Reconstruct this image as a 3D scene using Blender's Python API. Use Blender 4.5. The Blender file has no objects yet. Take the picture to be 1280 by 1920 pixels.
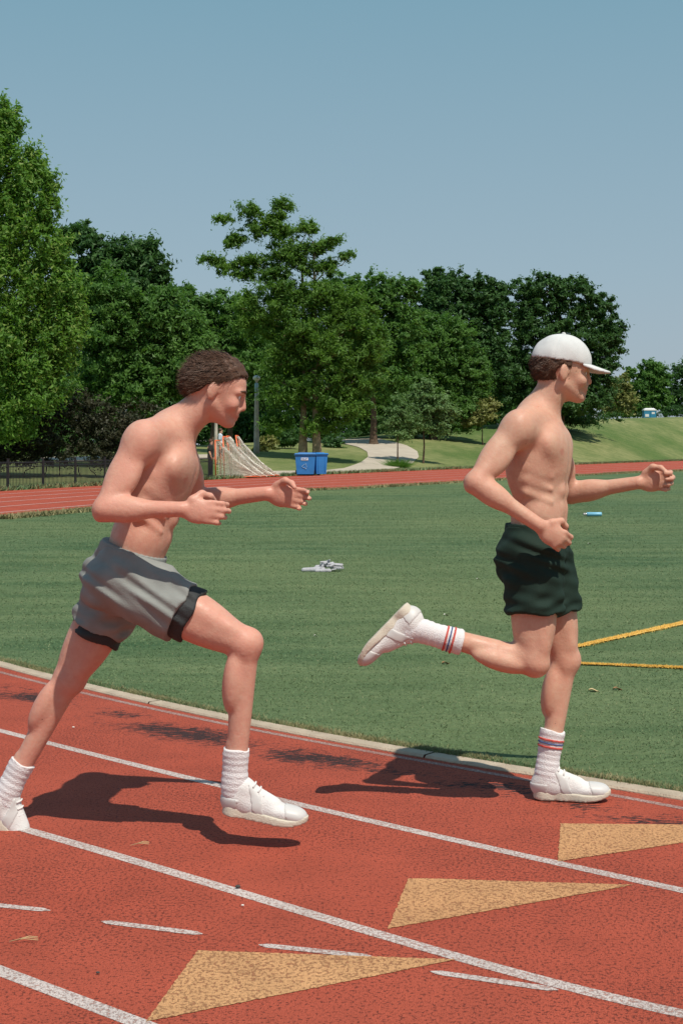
import bpy, math, random
import numpy as np
from mathutils import Vector
from mathutils.geometry import tessellate_polygon
random.seed(7)
RNG = np.random.default_rng(11)
S = bpy.context.scene
COL = S.collection

# ------------------------------------------------------------------ camera, sky, sun
CAM_H, F_PX, HOR = 1.3, 2667.0, 835.0
cam = bpy.data.cameras.new('camera')
cam.lens = 50.0; cam.sensor_width = 36.0
cam.shift_y = -(960.0 - HOR) / 1920.0
cam.clip_start = 0.1; cam.clip_end = 3000
cam_o = bpy.data.objects.new('camera', cam); COL.objects.link(cam_o)
cam_o.location = (0, 0, CAM_H); cam_o.rotation_euler = (math.radians(90), 0, 0)
S.camera = cam_o

SUN_EL = math.radians(60)
SUN_DIR = np.array([0.50, -0.86, 0.0]); SUN_DIR /= np.linalg.norm(SUN_DIR)   # horizontal direction towards the sun
world = bpy.data.worlds.new('World'); S.world = world; world.use_nodes = True
wn = world.node_tree.nodes; wl = world.node_tree.links
bg = wn['Background']
sky = wn.new('ShaderNodeTexSky'); sky.sky_type = 'NISHITA'; sky.sun_disc = False
sky.sun_elevation = SUN_EL
sky.sun_rotation = math.atan2(SUN_DIR[0], SUN_DIR[1])
sky.altitude = 100; sky.air_density = 1.0; sky.dust_density = 1.6; sky.ozone_density = 1.0
hs = wn.new('ShaderNodeHueSaturation'); hs.inputs['Saturation'].default_value = 0.8
wl.new(sky.outputs[0], hs.inputs['Color'])
# summer air: the blue pales smoothly towards a milky horizon
tc = wn.new('ShaderNodeTexCoord'); sx = wn.new('ShaderNodeSeparateXYZ'); wl.new(tc.outputs['Generated'], sx.inputs[0])
rp = wn.new('ShaderNodeValToRGB'); cr = rp.color_ramp; cr.elements.new(0.5); cr.elements.new(0.5)
for e, (p, c) in zip(cr.elements, ((0.0, (4.05, 4.75, 5.45)), (0.12, (3.20, 4.50, 5.35)), (0.33, (1.85, 3.72, 4.75)), (1.0, (1.3, 2.6, 4.2)))):
    e.position = p; e.color = (*[q / 10 for q in c], 1)
wl.new(sx.outputs[2], rp.inputs[0])
sc = wn.new('ShaderNodeVectorMath'); sc.operation = 'SCALE'; sc.inputs['Scale'].default_value = 10.0; wl.new(rp.outputs[0], sc.inputs[0])
mx = wn.new('ShaderNodeMix'); mx.data_type = 'RGBA'; mx.inputs[0].default_value = 0.85
wl.new(hs.outputs[0], mx.inputs[6]); wl.new(sc.outputs[0], mx.inputs[7]); wl.new(mx.outputs[2], bg.inputs['Color'])
bg.inputs['Strength'].default_value = 0.1
sun = bpy.data.lights.new('sun', 'SUN'); sun.energy = 4.3; sun.angle = math.radians(0.55); sun.color = (1.0, 0.93, 0.82)
sun_o = bpy.data.objects.new('sun', sun); COL.objects.link(sun_o)
sd = Vector((SUN_DIR[0] * math.cos(SUN_EL), SUN_DIR[1] * math.cos(SUN_EL), math.sin(SUN_EL)))
sun_o.rotation_euler = sd.to_track_quat('Z', 'Y').to_euler(); sun_o.location = (0, 0, 40)
S.view_settings.view_transform = 'Standard'; S.view_settings.look = 'None'
S.view_settings.exposure = 0.0; S.view_settings.gamma = 1.0; S.view_settings.use_curve_mapping = False
S.render.engine = 'CYCLES'

# ------------------------------------------------------------------ helpers
def G(px, py, z=0.0):
    """point on the level ground seen at a photograph pixel"""
    d = F_PX * (CAM_H - z) / (py - HOR)
    return np.array([(px - 640.0) / F_PX * d, d, z])
def P(px, py, d):
    """point at distance d"""
    return np.array([(px - 640.0) / F_PX * d, d, CAM_H - (py - HOR) / F_PX * d])

def tag(o, label=None, cat=None, group=None, kind=None):
    if label: o['label'] = label
    if cat: o['category'] = cat
    if group: o['group'] = group
    if kind: o['kind'] = kind
    return o
def empty(name, loc, label, cat, group=None):
    o = bpy.data.objects.new(name, None); COL.objects.link(o); o.location = Vector(loc)
    o.empty_display_size = 0.1
    return tag(o, label, cat, group)
def link(name, me, mat=None, parent=None):
    o = bpy.data.objects.new(name, me); COL.objects.link(o)
    if mat is not None: me.materials.append(mat)
    if parent is not None:
        o.parent = parent
        p = parent; off = Vector((0, 0, 0))
        while p is not None: off += p.location; p = p.parent
        o.location = -off      # every mesh below is written in world coordinates
    return o
def np_mesh(name, V, Fc, smooth=False):
    """V (n,3); Fc (m,k) array of faces with constant k"""
    V = np.asarray(V, np.float32); Fc = np.asarray(Fc, np.int32)
    me = bpy.data.meshes.new(name)
    me.vertices.add(len(V)); me.vertices.foreach_set('co', V.ravel())
    k = Fc.shape[1]
    me.loops.add(Fc.size); me.loops.foreach_set('vertex_index', Fc.ravel())
    me.polygons.add(len(Fc)); me.polygons.foreach_set('loop_start', np.arange(0, Fc.size, k, dtype=np.int32))
    me.polygons.foreach_set('loop_total', np.full(len(Fc), k, np.int32))
    me.polygons.foreach_set('use_smooth', np.full(len(Fc), smooth, bool))
    me.update(calc_edges=True)
    return me
class MB:
    def __init__(s): s.v = []; s.f = []
    def add(s, vs, fs):
        n = len(s.v); s.v += [tuple(map(float, v)) for v in vs]; s.f += [tuple(i + n for i in f) for f in fs]
    def box(s, c, size, rot=None, taper=(1, 1)):
        hx, hy, hz = [q / 2 for q in size]; vs = []
        for z in (-1, 1):
            tx, ty = taper if z > 0 else (1, 1)
            for x, y in ((-1, -1), (1, -1), (1, 1), (-1, 1)):
                v = Vector((x * hx * tx, y * hy * ty, z * hz))
                if rot is not None: v.rotate(rot)
                vs.append(v + Vector(c))
        s.add(vs, [(3, 2, 1, 0), (4, 5, 6, 7), (0, 1, 5, 4), (1, 2, 6, 5), (2, 3, 7, 6), (3, 0, 4, 7)])
    def tube(s, pts, rad, n=8, cap=True):
        pts = [Vector(p) for p in pts]
        if not hasattr(rad, '__len__'): rad = [rad] * len(pts)
        rings = []; up = Vector((0.12, 0.3, 1)).normalized()
        for i, p in enumerate(pts):
            t = (pts[min(i + 1, len(pts) - 1)] - pts[max(i - 1, 0)]).normalized()
            a = t.cross(up)
            if a.length < 1e-3: a = t.cross(Vector((1, 0, 0)))
            a.normalize(); b = t.cross(a)
            rings.append([p + (a * math.cos(2 * math.pi * k / n) + b * math.sin(2 * math.pi * k / n)) * rad[i] for k in range(n)])
        vs = [v for r in rings for v in r]; fs = []
        for i in range(len(pts) - 1):
            for k in range(n):
                fs.append((i * n + k, i * n + (k + 1) % n, (i + 1) * n + (k + 1) % n, (i + 1) * n + k))
        if cap: fs.append(tuple(range(n))[::-1]); fs.append(tuple((len(pts) - 1) * n + k for k in range(n)))
        s.add(vs, fs)
    def build(s, name, mat, parent=None, smooth=False):
        me = bpy.data.meshes.new(name); me.from_pydata(s.v, [], s.f); me.update()
        if smooth: me.polygons.foreach_set('use_smooth', np.ones(len(me.polygons), bool))
        return link(name, me, mat, parent)

# ------------------------------------------------------------------ materials
def mat(name, col=(0.5, 0.5, 0.5), rough=0.7, metal=0.0, var=0.0, vscale=5.0, bump=0.0, bscale=30.0, spec=0.4, detail=4):
    m = bpy.data.materials.new(name); m.use_nodes = True
    N = m.node_tree.nodes; L = m.node_tree.links; b = N['Principled BSDF']
    b.inputs['Base Color'].default_value = (*col, 1); b.inputs['Roughness'].default_value = rough
    b.inputs['Metallic'].default_value = metal; b.inputs['Specular IOR Level'].default_value = spec
    geo = N.new('ShaderNodeNewGeometry')
    if var:
        n = N.new('ShaderNodeTexNoise'); n.inputs['Scale'].default_value = vscale; n.inputs['Detail'].default_value = detail
        L.new(geo.outputs['Position'], n.inputs['Vector'])
        r = N.new('ShaderNodeValToRGB'); r.color_ramp.elements[0].position = 0.3; r.color_ramp.elements[1].position = 0.7
        r.color_ramp.elements[0].color = (*[c * (1 - var) for c in col], 1); r.color_ramp.elements[1].color = (*[min(1, c * (1 + var)) for c in col], 1)
        L.new(n.outputs['Fac'], r.inputs['Fac']); L.new(r.outputs['Color'], b.inputs['Base Color'])
    if bump:
        n = N.new('ShaderNodeTexNoise'); n.inputs['Scale'].default_value = bscale; n.inputs['Detail'].default_value = 5
        L.new(geo.outputs['Position'], n.inputs['Vector'])
        bp = N.new('ShaderNodeBump'); bp.inputs['Strength'].default_value = bump; bp.inputs['Distance'].default_value = 0.02
        L.new(n.outputs['Fac'], bp.inputs['Height']); L.new(bp.outputs['Normal'], b.inputs['Normal'])
    return m
class NT:
    """tiny node-building helper"""
    def __init__(s, m): s.m = m; s.N = m.node_tree.nodes; s.L = m.node_tree.links; s.b = s.N['Principled BSDF']; s.pos = s.N.new('ShaderNodeNewGeometry').outputs['Position']
    def mapped(s, scale=(1, 1, 1), rot=(0, 0, 0), vec=None):
        n = s.N.new('ShaderNodeMapping'); n.inputs['Scale'].default_value = scale; n.inputs['Rotation'].default_value = rot
        s.L.new(vec or s.pos, n.inputs['Vector']); return n.outputs[0]
    def noise(s, scale, detail=4, rough=0.5, vec=None):
        n = s.N.new('ShaderNodeTexNoise'); n.inputs['Scale'].default_value = scale; n.inputs['Detail'].default_value = detail; n.inputs['Roughness'].default_value = rough
        s.L.new(vec or s.pos, n.inputs['Vector']); return n.outputs['Fac']
    def vor(s, scale, vec=None, out='Distance', rand=1.0):
        n = s.N.new('ShaderNodeTexVoronoi'); n.inputs['Scale'].default_value = scale; n.inputs['Randomness'].default_value = rand
        s.L.new(vec or s.pos, n.inputs['Vector']); return n.outputs[out]
    def ramp(s, fac, stops):
        r = s.N.new('ShaderNodeValToRGB'); cr = r.color_ramp
        while len(cr.elements) < len(stops): cr.elements.new(0.5)
        for e, (p, c) in zip(cr.elements, stops):
            e.position = p; e.color = (*c, 1) if hasattr(c, '__len__') else (c, c, c, 1)
        s.L.new(fac, r.inputs['Fac']); return r.outputs['Color']
    def math(s, op, a, b=None, clamp=False):
        n = s.N.new('ShaderNodeMath'); n.operation = op; n.use_clamp = clamp
        for i, v in enumerate((a, b)):
            if v is None: continue
            if isinstance(v, (int, float)): n.inputs[i].default_value = v
            else: s.L.new(v, n.inputs[i])
        return n.outputs[0]
    def mix(s, fac, a, b, mode='MIX'):
        n = s.N.new('ShaderNodeMix'); n.data_type = 'RGBA'; n.blend_type = mode
        for sock, v in ((n.inputs[0], fac), (n.inputs[6], a), (n.inputs[7], b)):
            if isinstance(v, (int, float)): sock.default_value = v
            elif isinstance(v, tuple): sock.default_value = (*v, 1)
            else: s.L.new(v, sock)
        return n.outputs[2]
    def color(s, c): s.L.new(c, s.b.inputs['Base Color'])
    def bump(s, h, st=0.5, dist=0.01):
        n = s.N.new('ShaderNodeBump'); n.inputs['Strength'].default_value = st; n.inputs['Distance'].default_value = dist
        s.L.new(h, n.inputs['Height']); s.L.new(n.outputs[0], s.b.inputs['Normal'])
    def sep(s, vec=None):
        n = s.N.new('ShaderNodeSeparateXYZ'); s.L.new(vec or s.pos, n.inputs[0]); return n.outputs
    def attr(s, name, out='Fac'):
        n = s.N.new('ShaderNodeAttribute'); n.attribute_name = name; return n.outputs[out]

def track_material(name, base, dark, amount, wear):
    m = mat(name, base, 0.85, spec=0.25); t = NT(m)
    tang = -math.radians(40)
    grain = t.vor(260.0)                                   # rubber granules
    g2 = t.noise(330.0, 2, 0.6)
    big = t.noise(0.55, 3); mid = t.noise(4.5, 5, 0.6)
    c = t.mix(t.ramp(mid, [(0.3, 0.0), (0.72, 1.0)]), tuple(x * 0.84 for x in base), tuple(min(1, x * 1.12) for x in base))
    c = t.mix(t.math('MULTIPLY', t.ramp(big, [(0.35, 0.0), (0.65, 1.0)]), 0.35), c, tuple(min(1, x * y) for x, y in zip(base, (1.12, 1.35, 1.45))))
    c = t.mix(t.ramp(g2, [(0.40, 0.42), (0.62, 0.0)]), c, tuple(x * 0.42 for x in base))
    # dark granules showing through, stretched the way the surface has been worn
    spk = t.noise(125.0, 4, 0.75, t.mapped((0.8, 0.7, 1)))
    dens = t.math('MULTIPLY', t.noise(1.3, 4, 0.6), 0.16)
    thr = t.math('ADD', t.math('SUBTRACT', spk, 0.625 - amount), dens)
    hole = t.math('MULTIPLY', t.math('MULTIPLY', thr, 14.0, True), 0.68)
    c = t.mix(hole, c, dark)
    h = hole
    if wear:
        w = t.attr('wear')
        streak = t.noise(60.0, 5, 0.7, t.mapped((0.35, 1.2, 1), (0, 0, math.radians(12))))
        patch = t.noise(2.1, 3, 0.6, t.mapped((0.6, 1, 1)))
        ww = t.math('MULTIPLY', w, t.ramp(patch, [(0.36, 0.15), (0.62, 1.0)]))
        k = t.math('MULTIPLY', t.math('SUBTRACT', t.math('ADD', t.math('MULTIPLY', ww, 0.335), streak), 0.70), 34.0, True)
        k = t.math('MULTIPLY', k, 0.92)
        c = t.mix(k, c, (0.020, 0.019, 0.020))
    t.color(c)
    t.bump(t.math('ADD', t.math('MULTIPLY', grain, 0.6), t.math('MULTIPLY', h, -0.8)), 0.8, 0.006)
    return m
M = {}
M['track'] = track_material('red_rubber', (0.47, 0.088, 0.048), (0.055, 0.018, 0.016), 0.0, True)
M['ochre'] = track_material('ochre_paint', (0.68, 0.345, 0.155), (0.30, 0.10, 0.05), 0.02, False)
M['white_line'] = track_material('line_paint', (0.70, 0.58, 0.53), (0.42, 0.16, 0.11), 0.03, False)
M['inner_line'] = track_material('worn_line_paint', (0.55, 0.37, 0.32), (0.30, 0.07, 0.05), 0.09, False)
M['curb'] = mat('curb_concrete', (0.47, 0.38, 0.285), 0.9, var=0.14, vscale=9, bump=0.5, bscale=120, spec=0.2)
M['path'] = mat('path_concrete', (0.46, 0.40, 0.32), 0.9, var=0.10, vscale=1.2, bump=0.2, bscale=20, spec=0.2)

def turf_material():
    m = mat('turf', (0.06, 0.13, 0.05), 0.8, spec=0.15); t = NT(m)
    st = t.noise(1.9, 5, 0.65, t.mapped((0.26, 1.0, 1)))
    fine = t.noise(24.0, 4, 0.7, t.mapped((0.6, 1.0, 1)))
    big = t.noise(0.12, 3)
    c = t.mix(t.ramp(st, [(0.34, 0.0), (0.68, 1.0)]), (0.052, 0.104, 0.042), (0.165, 0.215, 0.100))
    c = t.mix(t.ramp(fine, [(0.35, 0.55), (0.62, 0.0)]), c, (0.036, 0.085, 0.036))
    c = t.mix(t.ramp(big, [(0.4, 0.0), (0.65, 0.5)]), c, (0.185, 0.215, 0.090))
    t.color(c); t.bump(fine, 0.9, 0.03); return m
def blade_material(name, lo, hi, sc=2.0):
    m = mat(name, lo, 0.75, spec=0.2); t = NT(m)
    rnd = t.N.new('ShaderNodeNewGeometry').outputs['Random Per Island']
    st = t.noise(sc, 4, 0.6, t.mapped((0.26, 1.0, 1)))
    f = t.math('ADD', t.math('MULTIPLY', rnd, 0.5), t.math('MULTIPLY', t.ramp(st, [(0.3, 0.0), (0.7, 1.0)]), 0.5))
    c = t.mix(f, lo, hi)
    c = t.mix(t.math('MULTIPLY', t.math('GREATER_THAN', rnd, 0.93), 0.6), c, (0.30, 0.27, 0.15))
    t.color(c)
    t.b.inputs['Transmission Weight'].default_value = 0.0
    return m
M['turf'] = turf_material()
M['blade'] = blade_material('turf_blade', (0.056, 0.118, 0.050), (0.195, 0.260, 0.122))
M['dry'] = blade_material('dry_blade', (0.13, 0.14, 0.045), (0.40, 0.34, 0.19), 6.0)
M['yellow_blade'] = blade_material('yellow_blade', (0.62, 0.36, 0.06), (0.85, 0.56, 0.14), 6.0)
M['yellow'] = mat('yellow_turf_paint', (0.78, 0.48, 0.12), 0.85, var=0.2, vscale=30)
def lawn_material():
    m = mat('lawn', (0.1, 0.15, 0.05), 0.9, spec=0.1); t = NT(m)
    a = t.noise(0.16, 5, 0.6, t.mapped((1.0, 0.45, 1))); b = t.noise(1.3, 5, 0.7); d = t.noise(9.0, 3)
    c = t.mix(t.ramp(a, [(0.36, 0.0), (0.62, 1.0)]), (0.095, 0.145, 0.040), (0.245, 0.250, 0.105))
    c = t.mix(t.ramp(b, [(0.4, 0.5), (0.6, 0.0)]), c, (0.055, 0.110, 0.028))
    c = t.mix(t.ramp(d, [(0.55, 0.0), (0.75, 0.5)]), c, (0.29, 0.27, 0.13))
    t.color(c); t.bump(b, 0.6, 0.15); return m
M['lawn'] = lawn_material()
def leaf_material(name, lo, hi, tr=0.35, yellow=None):
    m = bpy.data.materials.new(name); m.use_nodes = True; t = NT(m)
    N, L = t.N, t.L
    rnd = N.new('ShaderNodeNewGeometry').outputs['Random Per Island']
    cl = t.noise(0.55, 3, 0.6)
    f = t.math('ADD', t.math('MULTIPLY', rnd, 0.55), t.math('MULTIPLY', t.ramp(cl, [(0.35, 0.0), (0.65, 1.0)]), 0.45))
    c = t.mix(f, lo, hi)
    if yellow: c = t.mix(t.math('MULTIPLY', t.math('GREATER_THAN', rnd, 0.86), 0.7), c, yellow)
    t.b.inputs['Roughness'].default_value = 0.55; t.b.inputs['Specular IOR Level'].default_value = 0.3
    L.new(c, t.b.inputs['Base Color'])
    tb = N.new('ShaderNodeBsdfTranslucent'); c2 = t.mix(0.5, c, tuple(x * y for x, y in zip(hi, (1.2, 1.4, 0.5))))
    L.new(c2, tb.inputs['Color'])
    ms = N.new('ShaderNodeMixShader'); ms.inputs[0].default_value = tr
    L.new(t.b.outputs[0], ms.inputs[1]); L.new(tb.outputs[0], ms.inputs[2])
    L.new(ms.outputs[0], N['Material Output'].inputs['Surface']); return m
M['leaf_bright'] = leaf_material('leaf_bright', (0.060, 0.165, 0.028), (0.205, 0.370, 0.060), 0.45, (0.30, 0.38, 0.10))
M['leaf_mid'] = leaf_material('leaf_mid', (0.050, 0.135, 0.028), (0.140, 0.275, 0.056), 0.42)
M['leaf_locust'] = leaf_material('leaf_locust', (0.050, 0.130, 0.022), (0.165, 0.300, 0.048), 0.45)
M['leaf_deep'] = leaf_material('leaf_deep', (0.028, 0.084, 0.024), (0.078, 0.172, 0.042), 0.33)
M['leaf_pale'] = leaf_material('leaf_pale', (0.095, 0.190, 0.065), (0.21, 0.33, 0.125), 0.4)
M['leaf_olive'] = leaf_material('leaf_olive', (0.15, 0.18, 0.05), (0.30, 0.30, 0.10), 0.3)
M['bark'] = mat('bark', (0.115, 0.080, 0.055), 0.95, var=0.4, vscale=6, bump=1.0, bscale=18, spec=0.1)
M['bark_pale'] = mat('bark_pale', (0.30, 0.225, 0.15), 0.95, var=0.3, vscale=6, bump=0.8, bscale=18, spec=0.1)

# ------------------------------------------------------------------ terrain
def catmull(pts, n=12):
    pts = [np.array(p, float) for p in pts]; out = []
    for i in range(len(pts) - 1):
        p0 = pts[max(i - 1, 0)]; p1 = pts[i]; p2 = pts[i + 1]; p3 = pts[min(i + 2, len(pts) - 1)]
        for k in range(n):
            t = k / n
            out.append(0.5 * ((2 * p1) + (-p0 + p2) * t + (2 * p0 - 5 * p1 + 4 * p2 - p3) * t * t + (-p0 + 3 * p1 - 3 * p2 + p3) * t ** 3))
    out.append(pts[-1]); return np.array(out)
def image_curve(data, x0=-60, x1=1400, n=50, deg=3):
    """smooth ground curve through surveyed points of a painted line"""
    d = np.array(data, float); c = np.polyfit((d[:, 0] - 640) / 640, d[:, 1], deg)
    xs = np.linspace(x0, x1, n); ys = np.polyval(c, (xs - 640) / 640)
    return np.array([G(x, y)[:2] for x, y in zip(xs, ys)])
curb_img = [(0, 1238.7), (103, 1270), (206, 1298), (412, 1336.7), (640, 1382), (878, 1425), (981, 1442), (1136, 1469), (1280, 1488)]
near_in = image_curve(curb_img)                          # left -> right, outer (grass side) edge of the curb
far_in = [G(*q)[:2] for q in ((0, 974), (320, 944), (527, 923), (676, 916), (840, 906.5), (1000, 897), (1170, 888), (1280, 883.5))]
far_out = [G(*q)[:2] for q in ((0, 921), (144, 913), (300, 904.5), (449, 897), (640, 888.5), (840, 880), (1010, 874), (1180, 867.5), (1280, 864))]
far_in += [far_in[-1] + (far_in[-1] - far_in[-2]) * k for k in (1.5, 4)]
far_out += [far_out[-1] + (far_out[-1] - far_out[-2]) * k for k in (1.0, 2.5)]
left_in = [near_in[0], (-4.3, 11.2), (-6.2, 15.0), (-6.9, 19.5), far_in[0]]
loop_left = catmull([near_in[2]] + left_in + [far_in[1]], 10)[10:-10]
inner = np.vstack([near_in[::-1], loop_left[1:], catmull(far_in, 8)[1:]])       # near right -> left -> far right
ext = near_in[-1] + (near_in[-1] - near_in[-2]) / np.linalg.norm(near_in[-1] - near_in[-2]) * 4.0
inner = np.vstack([[ext], inner])
OUTP = np.array([*[tuple(p) for p in catmull(far_out, 6)], (120, 260), (170, 150), (120, 20), (40, -14), (6, -12), (-8, -9), (-17, 2), (-19, 16), (-15.5, 30)])
def ray_out(a):
    """distance from the origin to the outer rim of the track at azimuth a (array)"""
    a = np.atleast_1d(a); D = np.c_[np.sin(a), np.cos(a)]; best = np.full(len(a), 1e9)
    A = OUTP; B = np.roll(OUTP, -1, 0)
    for p, q in zip(A, B):
        e = q - p; den = D[:, 0] * e[1] - D[:, 1] * e[0]
        den = np.where(abs(den) < 1e-9, 1e-9, den)
        t = (p[0] * e[1] - p[1] * e[0]) / den; u = (p[0] * D[:, 1] - p[1] * D[:, 0]) / den
        ok = (t > 0) & (u >= -1e-6) & (u <= 1 + 1e-6)
        best = np.where(ok & (t < best), t, best)
    return np.where(best > 1e8, 200, best)
def sm(t): t = np.clip(t, 0, 1); return t * t * (3 - 2 * t)
AZ = np.linspace(-math.pi, math.pi, 1441); RO = ray_out(AZ)
def terr(x, y):
    x = np.asarray(x, float); y = np.asarray(y, float)
    a = np.arctan2(x, y); r = np.hypot(x, y); ro = np.interp(a, AZ, RO)
    zr = np.interp(a, [-3.2, -0.6, -0.24, -0.10, 0.0, 0.082, 0.24, 0.5, 1.2, 3.2], [0.3, 0.3, 0.45, 1.3, 1.80, 2.85, 4.45, 4.6, 1.0, 0.3])
    Ln = np.interp(a, [-0.24, 0, 0.24], [30, 38, 36])
    s = r - ro
    z = zr * (0.55 * np.clip(s / Ln, 0, 1) + 0.45 * sm(s / Ln)) - 1.5 * sm((s - Ln - 1) / 18) * np.interp(a, [-0.1, 0.1], [0.2, 1])
    return np.where(s > 0, z, 0.0) - 0.012
def hit(px, py):
    for d in np.arange(30, 220, 0.25):
        p = P(px, py, d)
        if p[2] <= terr(p[0], p[1]): return p
    p = P(px, py, 120); p[2] = terr(p[0], p[1]); return p

az = np.concatenate([np.linspace(-math.pi, -0.32, 40)[:-1], np.linspace(-0.32, 0.32, 170), np.linspace(0.32, math.pi, 40)[1:]])
ro = np.interp(az, AZ, RO)
rows = [ro * 0.0 + 0.5, ro * 0.5, ro * 0.93, ro * 0.995] + [ro + k for k in (0.2, 1, 2, 4, 6, 9, 12, 16, 20, 24, 28, 32, 36, 40, 46, 54, 64, 80, 110, 180, 400, 1200)]
V = []; nA = len(az)
for i, r in enumerate(rows):
    x = np.sin(az) * r; y = np.cos(az) * r; z = terr(x, y)
    if i < 4: z = z * 0 - 0.03
    V.append(np.c_[x, y, z])
V = np.vstack(V); Fq = []
for i in range(len(rows) - 1):
    for j in range(nA - 1):
        Fq.append((i * nA + j, i * nA + j + 1, (i + 1) * nA + j + 1, (i + 1) * nA + j)[::-1])
tag(link('ground', np_mesh('ground', V, Fq, True), M['lawn']), kind='structure')

# track sheet: loft between the infield rim and the outer rim
def resample(c, n):
    c = np.asarray(c); s = np.r_[0, np.cumsum(np.linalg.norm(np.diff(c, axis=0), axis=1))]
    t = np.linspace(0, s[-1], n); return np.c_[np.interp(t, s, c[:, 0]), np.interp(t, s, c[:, 1])]
o_near = [(9, -10), (4, -7.5), (-3, -5), (-9, 0), (-13, 7), (-15.5, 16), (-15, 26), (-12.8, 34), far_out[0]]
oc = np.vstack([catmull(o_near, 10)[:-1], catmull(far_out, 8)])
NI = 220
def piece(i0, i1, n, c): return resample(c[i0:i1], n)
k_in = int(np.argmin(np.linalg.norm(inner - far_in[0], axis=1))); k_out = int(np.argmin(np.linalg.norm(oc - far_out[0], axis=1)))
Ai = np.vstack([resample(inner[:k_in + 1], 140), resample(inner[k_in:], 90)[1:]])
Ao = np.vstack([resample(oc[:k_out + 1], 140), resample(oc[k_out:], 90)[1:]])
vv = [0, 0.15, 0.25, 0.35, 0.45, 0.55, 0.65, 0.75, 0.9, 1.1, 1.5, 2.2, 3.2, 4.6, 6.5, 1e9]
TV = []; wear = []
for a, b in zip(Ai, Ao):
    w = np.linalg.norm(b - a); dr = (b - a) / w
    for v in vv:
        q = min(v, w); p = a + dr * q; TV.append((p[0], p[1], 0.0))
        wear.append(np.exp(-((q - 0.42) / 0.20) ** 2))
nv = len(vv); TF = []
for i in range(len(Ai) - 1):
    for j in range(nv - 1): TF.append((i * nv + j, i * nv + j + 1, (i + 1) * nv + j + 1, (i + 1) * nv + j))
tm = np_mesh('track', TV, TF); at = tm.attributes.new('wear', 'FLOAT', 'POINT'); at.data.foreach_set('value', np.array(wear, np.float32))
track = tag(link('track', tm, M['track']), kind='structure')

# infield
rim = [tuple(p) for p in inner] + [(60, 110), (70, 40), (25, -2)]
tris = tessellate_polygon([[Vector((*p, 0)) for p in rim]])
me = bpy.data.meshes.new('infield'); me.from_pydata([(*p, 0.006) for p in rim], [], [tuple(t) for t in tris]); me.update()
infield = tag(link('infield', me, M['turf']), kind='structure')
if me.polygons[0].normal.z < 0: me.flip_normals()

def strip(name, c, w, z, m, label=None, cat=None, taper=False, kind='structure', parent=None, th=0.0, flip=False):
    """flat painted band of width w along curve c"""
    c = np.asarray(c, float); t = np.gradient(c, axis=0); t /= np.linalg.norm(t, axis=1)[:, None]; n = np.c_[-t[:, 1], t[:, 0]]
    w = np.broadcast_to(np.asarray(w, float), (len(c),))
    if th == 0:
        V = np.vstack([np.c_[c - n * w[:, None] / 2, np.full(len(c), z)], np.c_[c + n * w[:, None] / 2, np.full(len(c), z)]]); k = len(c)
        F = [(i, i + 1, k + i + 1, k + i) for i in range(k - 1)]
    else:
        k = len(c); L = c - n * w[:, None] / 2; R = c + n * w[:, None] / 2; b = 0.008
        cols = [np.c_[L, np.full(k, z - 0.05)], np.c_[L, np.full(k, z + th - b)], np.c_[L + n * b, np.full(k, z + th)], np.c_[R - n * b, np.full(k, z + th)], np.c_[R, np.full(k, z + th - b)], np.c_[R, np.full(k, z - 0.05)]]
        V = np.vstack(cols); F = [(j * k + i, j * k + i + 1, (j + 1) * k + i + 1, (j + 1) * k + i) for j in range(5) for i in range(k - 1)]
    o = link(name, np_mesh(name, V, F), m, parent)
    return tag(o, label, cat, kind=kind)
def extend(c, a, b):
    c = np.asarray(c); 
    p = c[0] + (c[0] - c[1]) / np.linalg.norm(c[0] - c[1]) * a; q = c[-1] + (c[-1] - c[-2]) / np.linalg.norm(c[-1] - c[-2]) * b
    return np.vstack([[p], c, [q]])
def along(c, off):
    c = np.asarray(c, float); t = np.gradient(c, axis=0); t /= np.linalg.norm(t, axis=1)[:, None]; return c + np.c_[-t[:, 1], t[:, 0]] * off
# curb in separate cast lengths with fine joints
cw = 0.088
curb_all = resample(np.vstack([inner[:k_in + 1]]), 900)
curb_all = along(curb_all, cw / 2) if np.dot(along(curb_all, 0.1)[450] - curb_all[450], curb_all[450] - np.array([6, 14])) > 0 else along(curb_all, -cw / 2)
# the surveyed edge is the grass side, so the curb lies towards the track
seg = 60; i = 0
curb_root = empty('track_curb', (*curb_all[200], 0), 'pale tan concrete edging strip between the red running track and the green turf', 'curb')
while i < len(curb_all) - 1:
    j = min(i + seg, len(curb_all) - 1); c = curb_all[i:j + 1].copy()
    c[0] += (c[1] - c[0]) * 0.18; c[-1] += (c[-2] - c[-1]) * 0.18
    o = strip('curb_stone', c, cw + random.uniform(-0.003, 0.003), 0.0, M['curb'], kind=None, parent=curb_root, th=0.012 + random.uniform(-0.001, 0.001))
    i = j
strip('white_line', extend(image_curve([(0, 1261), (103, 1285), (340, 1341), (412, 1356), (660, 1405), (826, 1431.5), (1125, 1488), (1280, 1515.6)]), 3, 3), 0.034, 0.0008, M['inner_line'])
strip('white_line', extend(image_curve([(0, 1370), (206, 1421.8), (412, 1474), (640, 1526), (826, 1570), (1032, 1616), (1280, 1670)]), 3, 3), 0.047, 0.0008, M['white_line'])
strip('white_line', extend(image_curve([(0, 1541), (72, 1563.6), (258, 1617.7), (412, 1661.6), (640, 1730), (826, 1786), (1032, 1843), (1280, 1901)]), 3, 3), 0.048, 0.0008, M['white_line'])
strip('white_line', extend(image_curve([(0, 1824), (80, 1847), (155, 1875.6), (247, 1917)], -30, 330, 14, 1), 2, 2), 0.048, 0.0008, M['white_line'])
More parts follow.
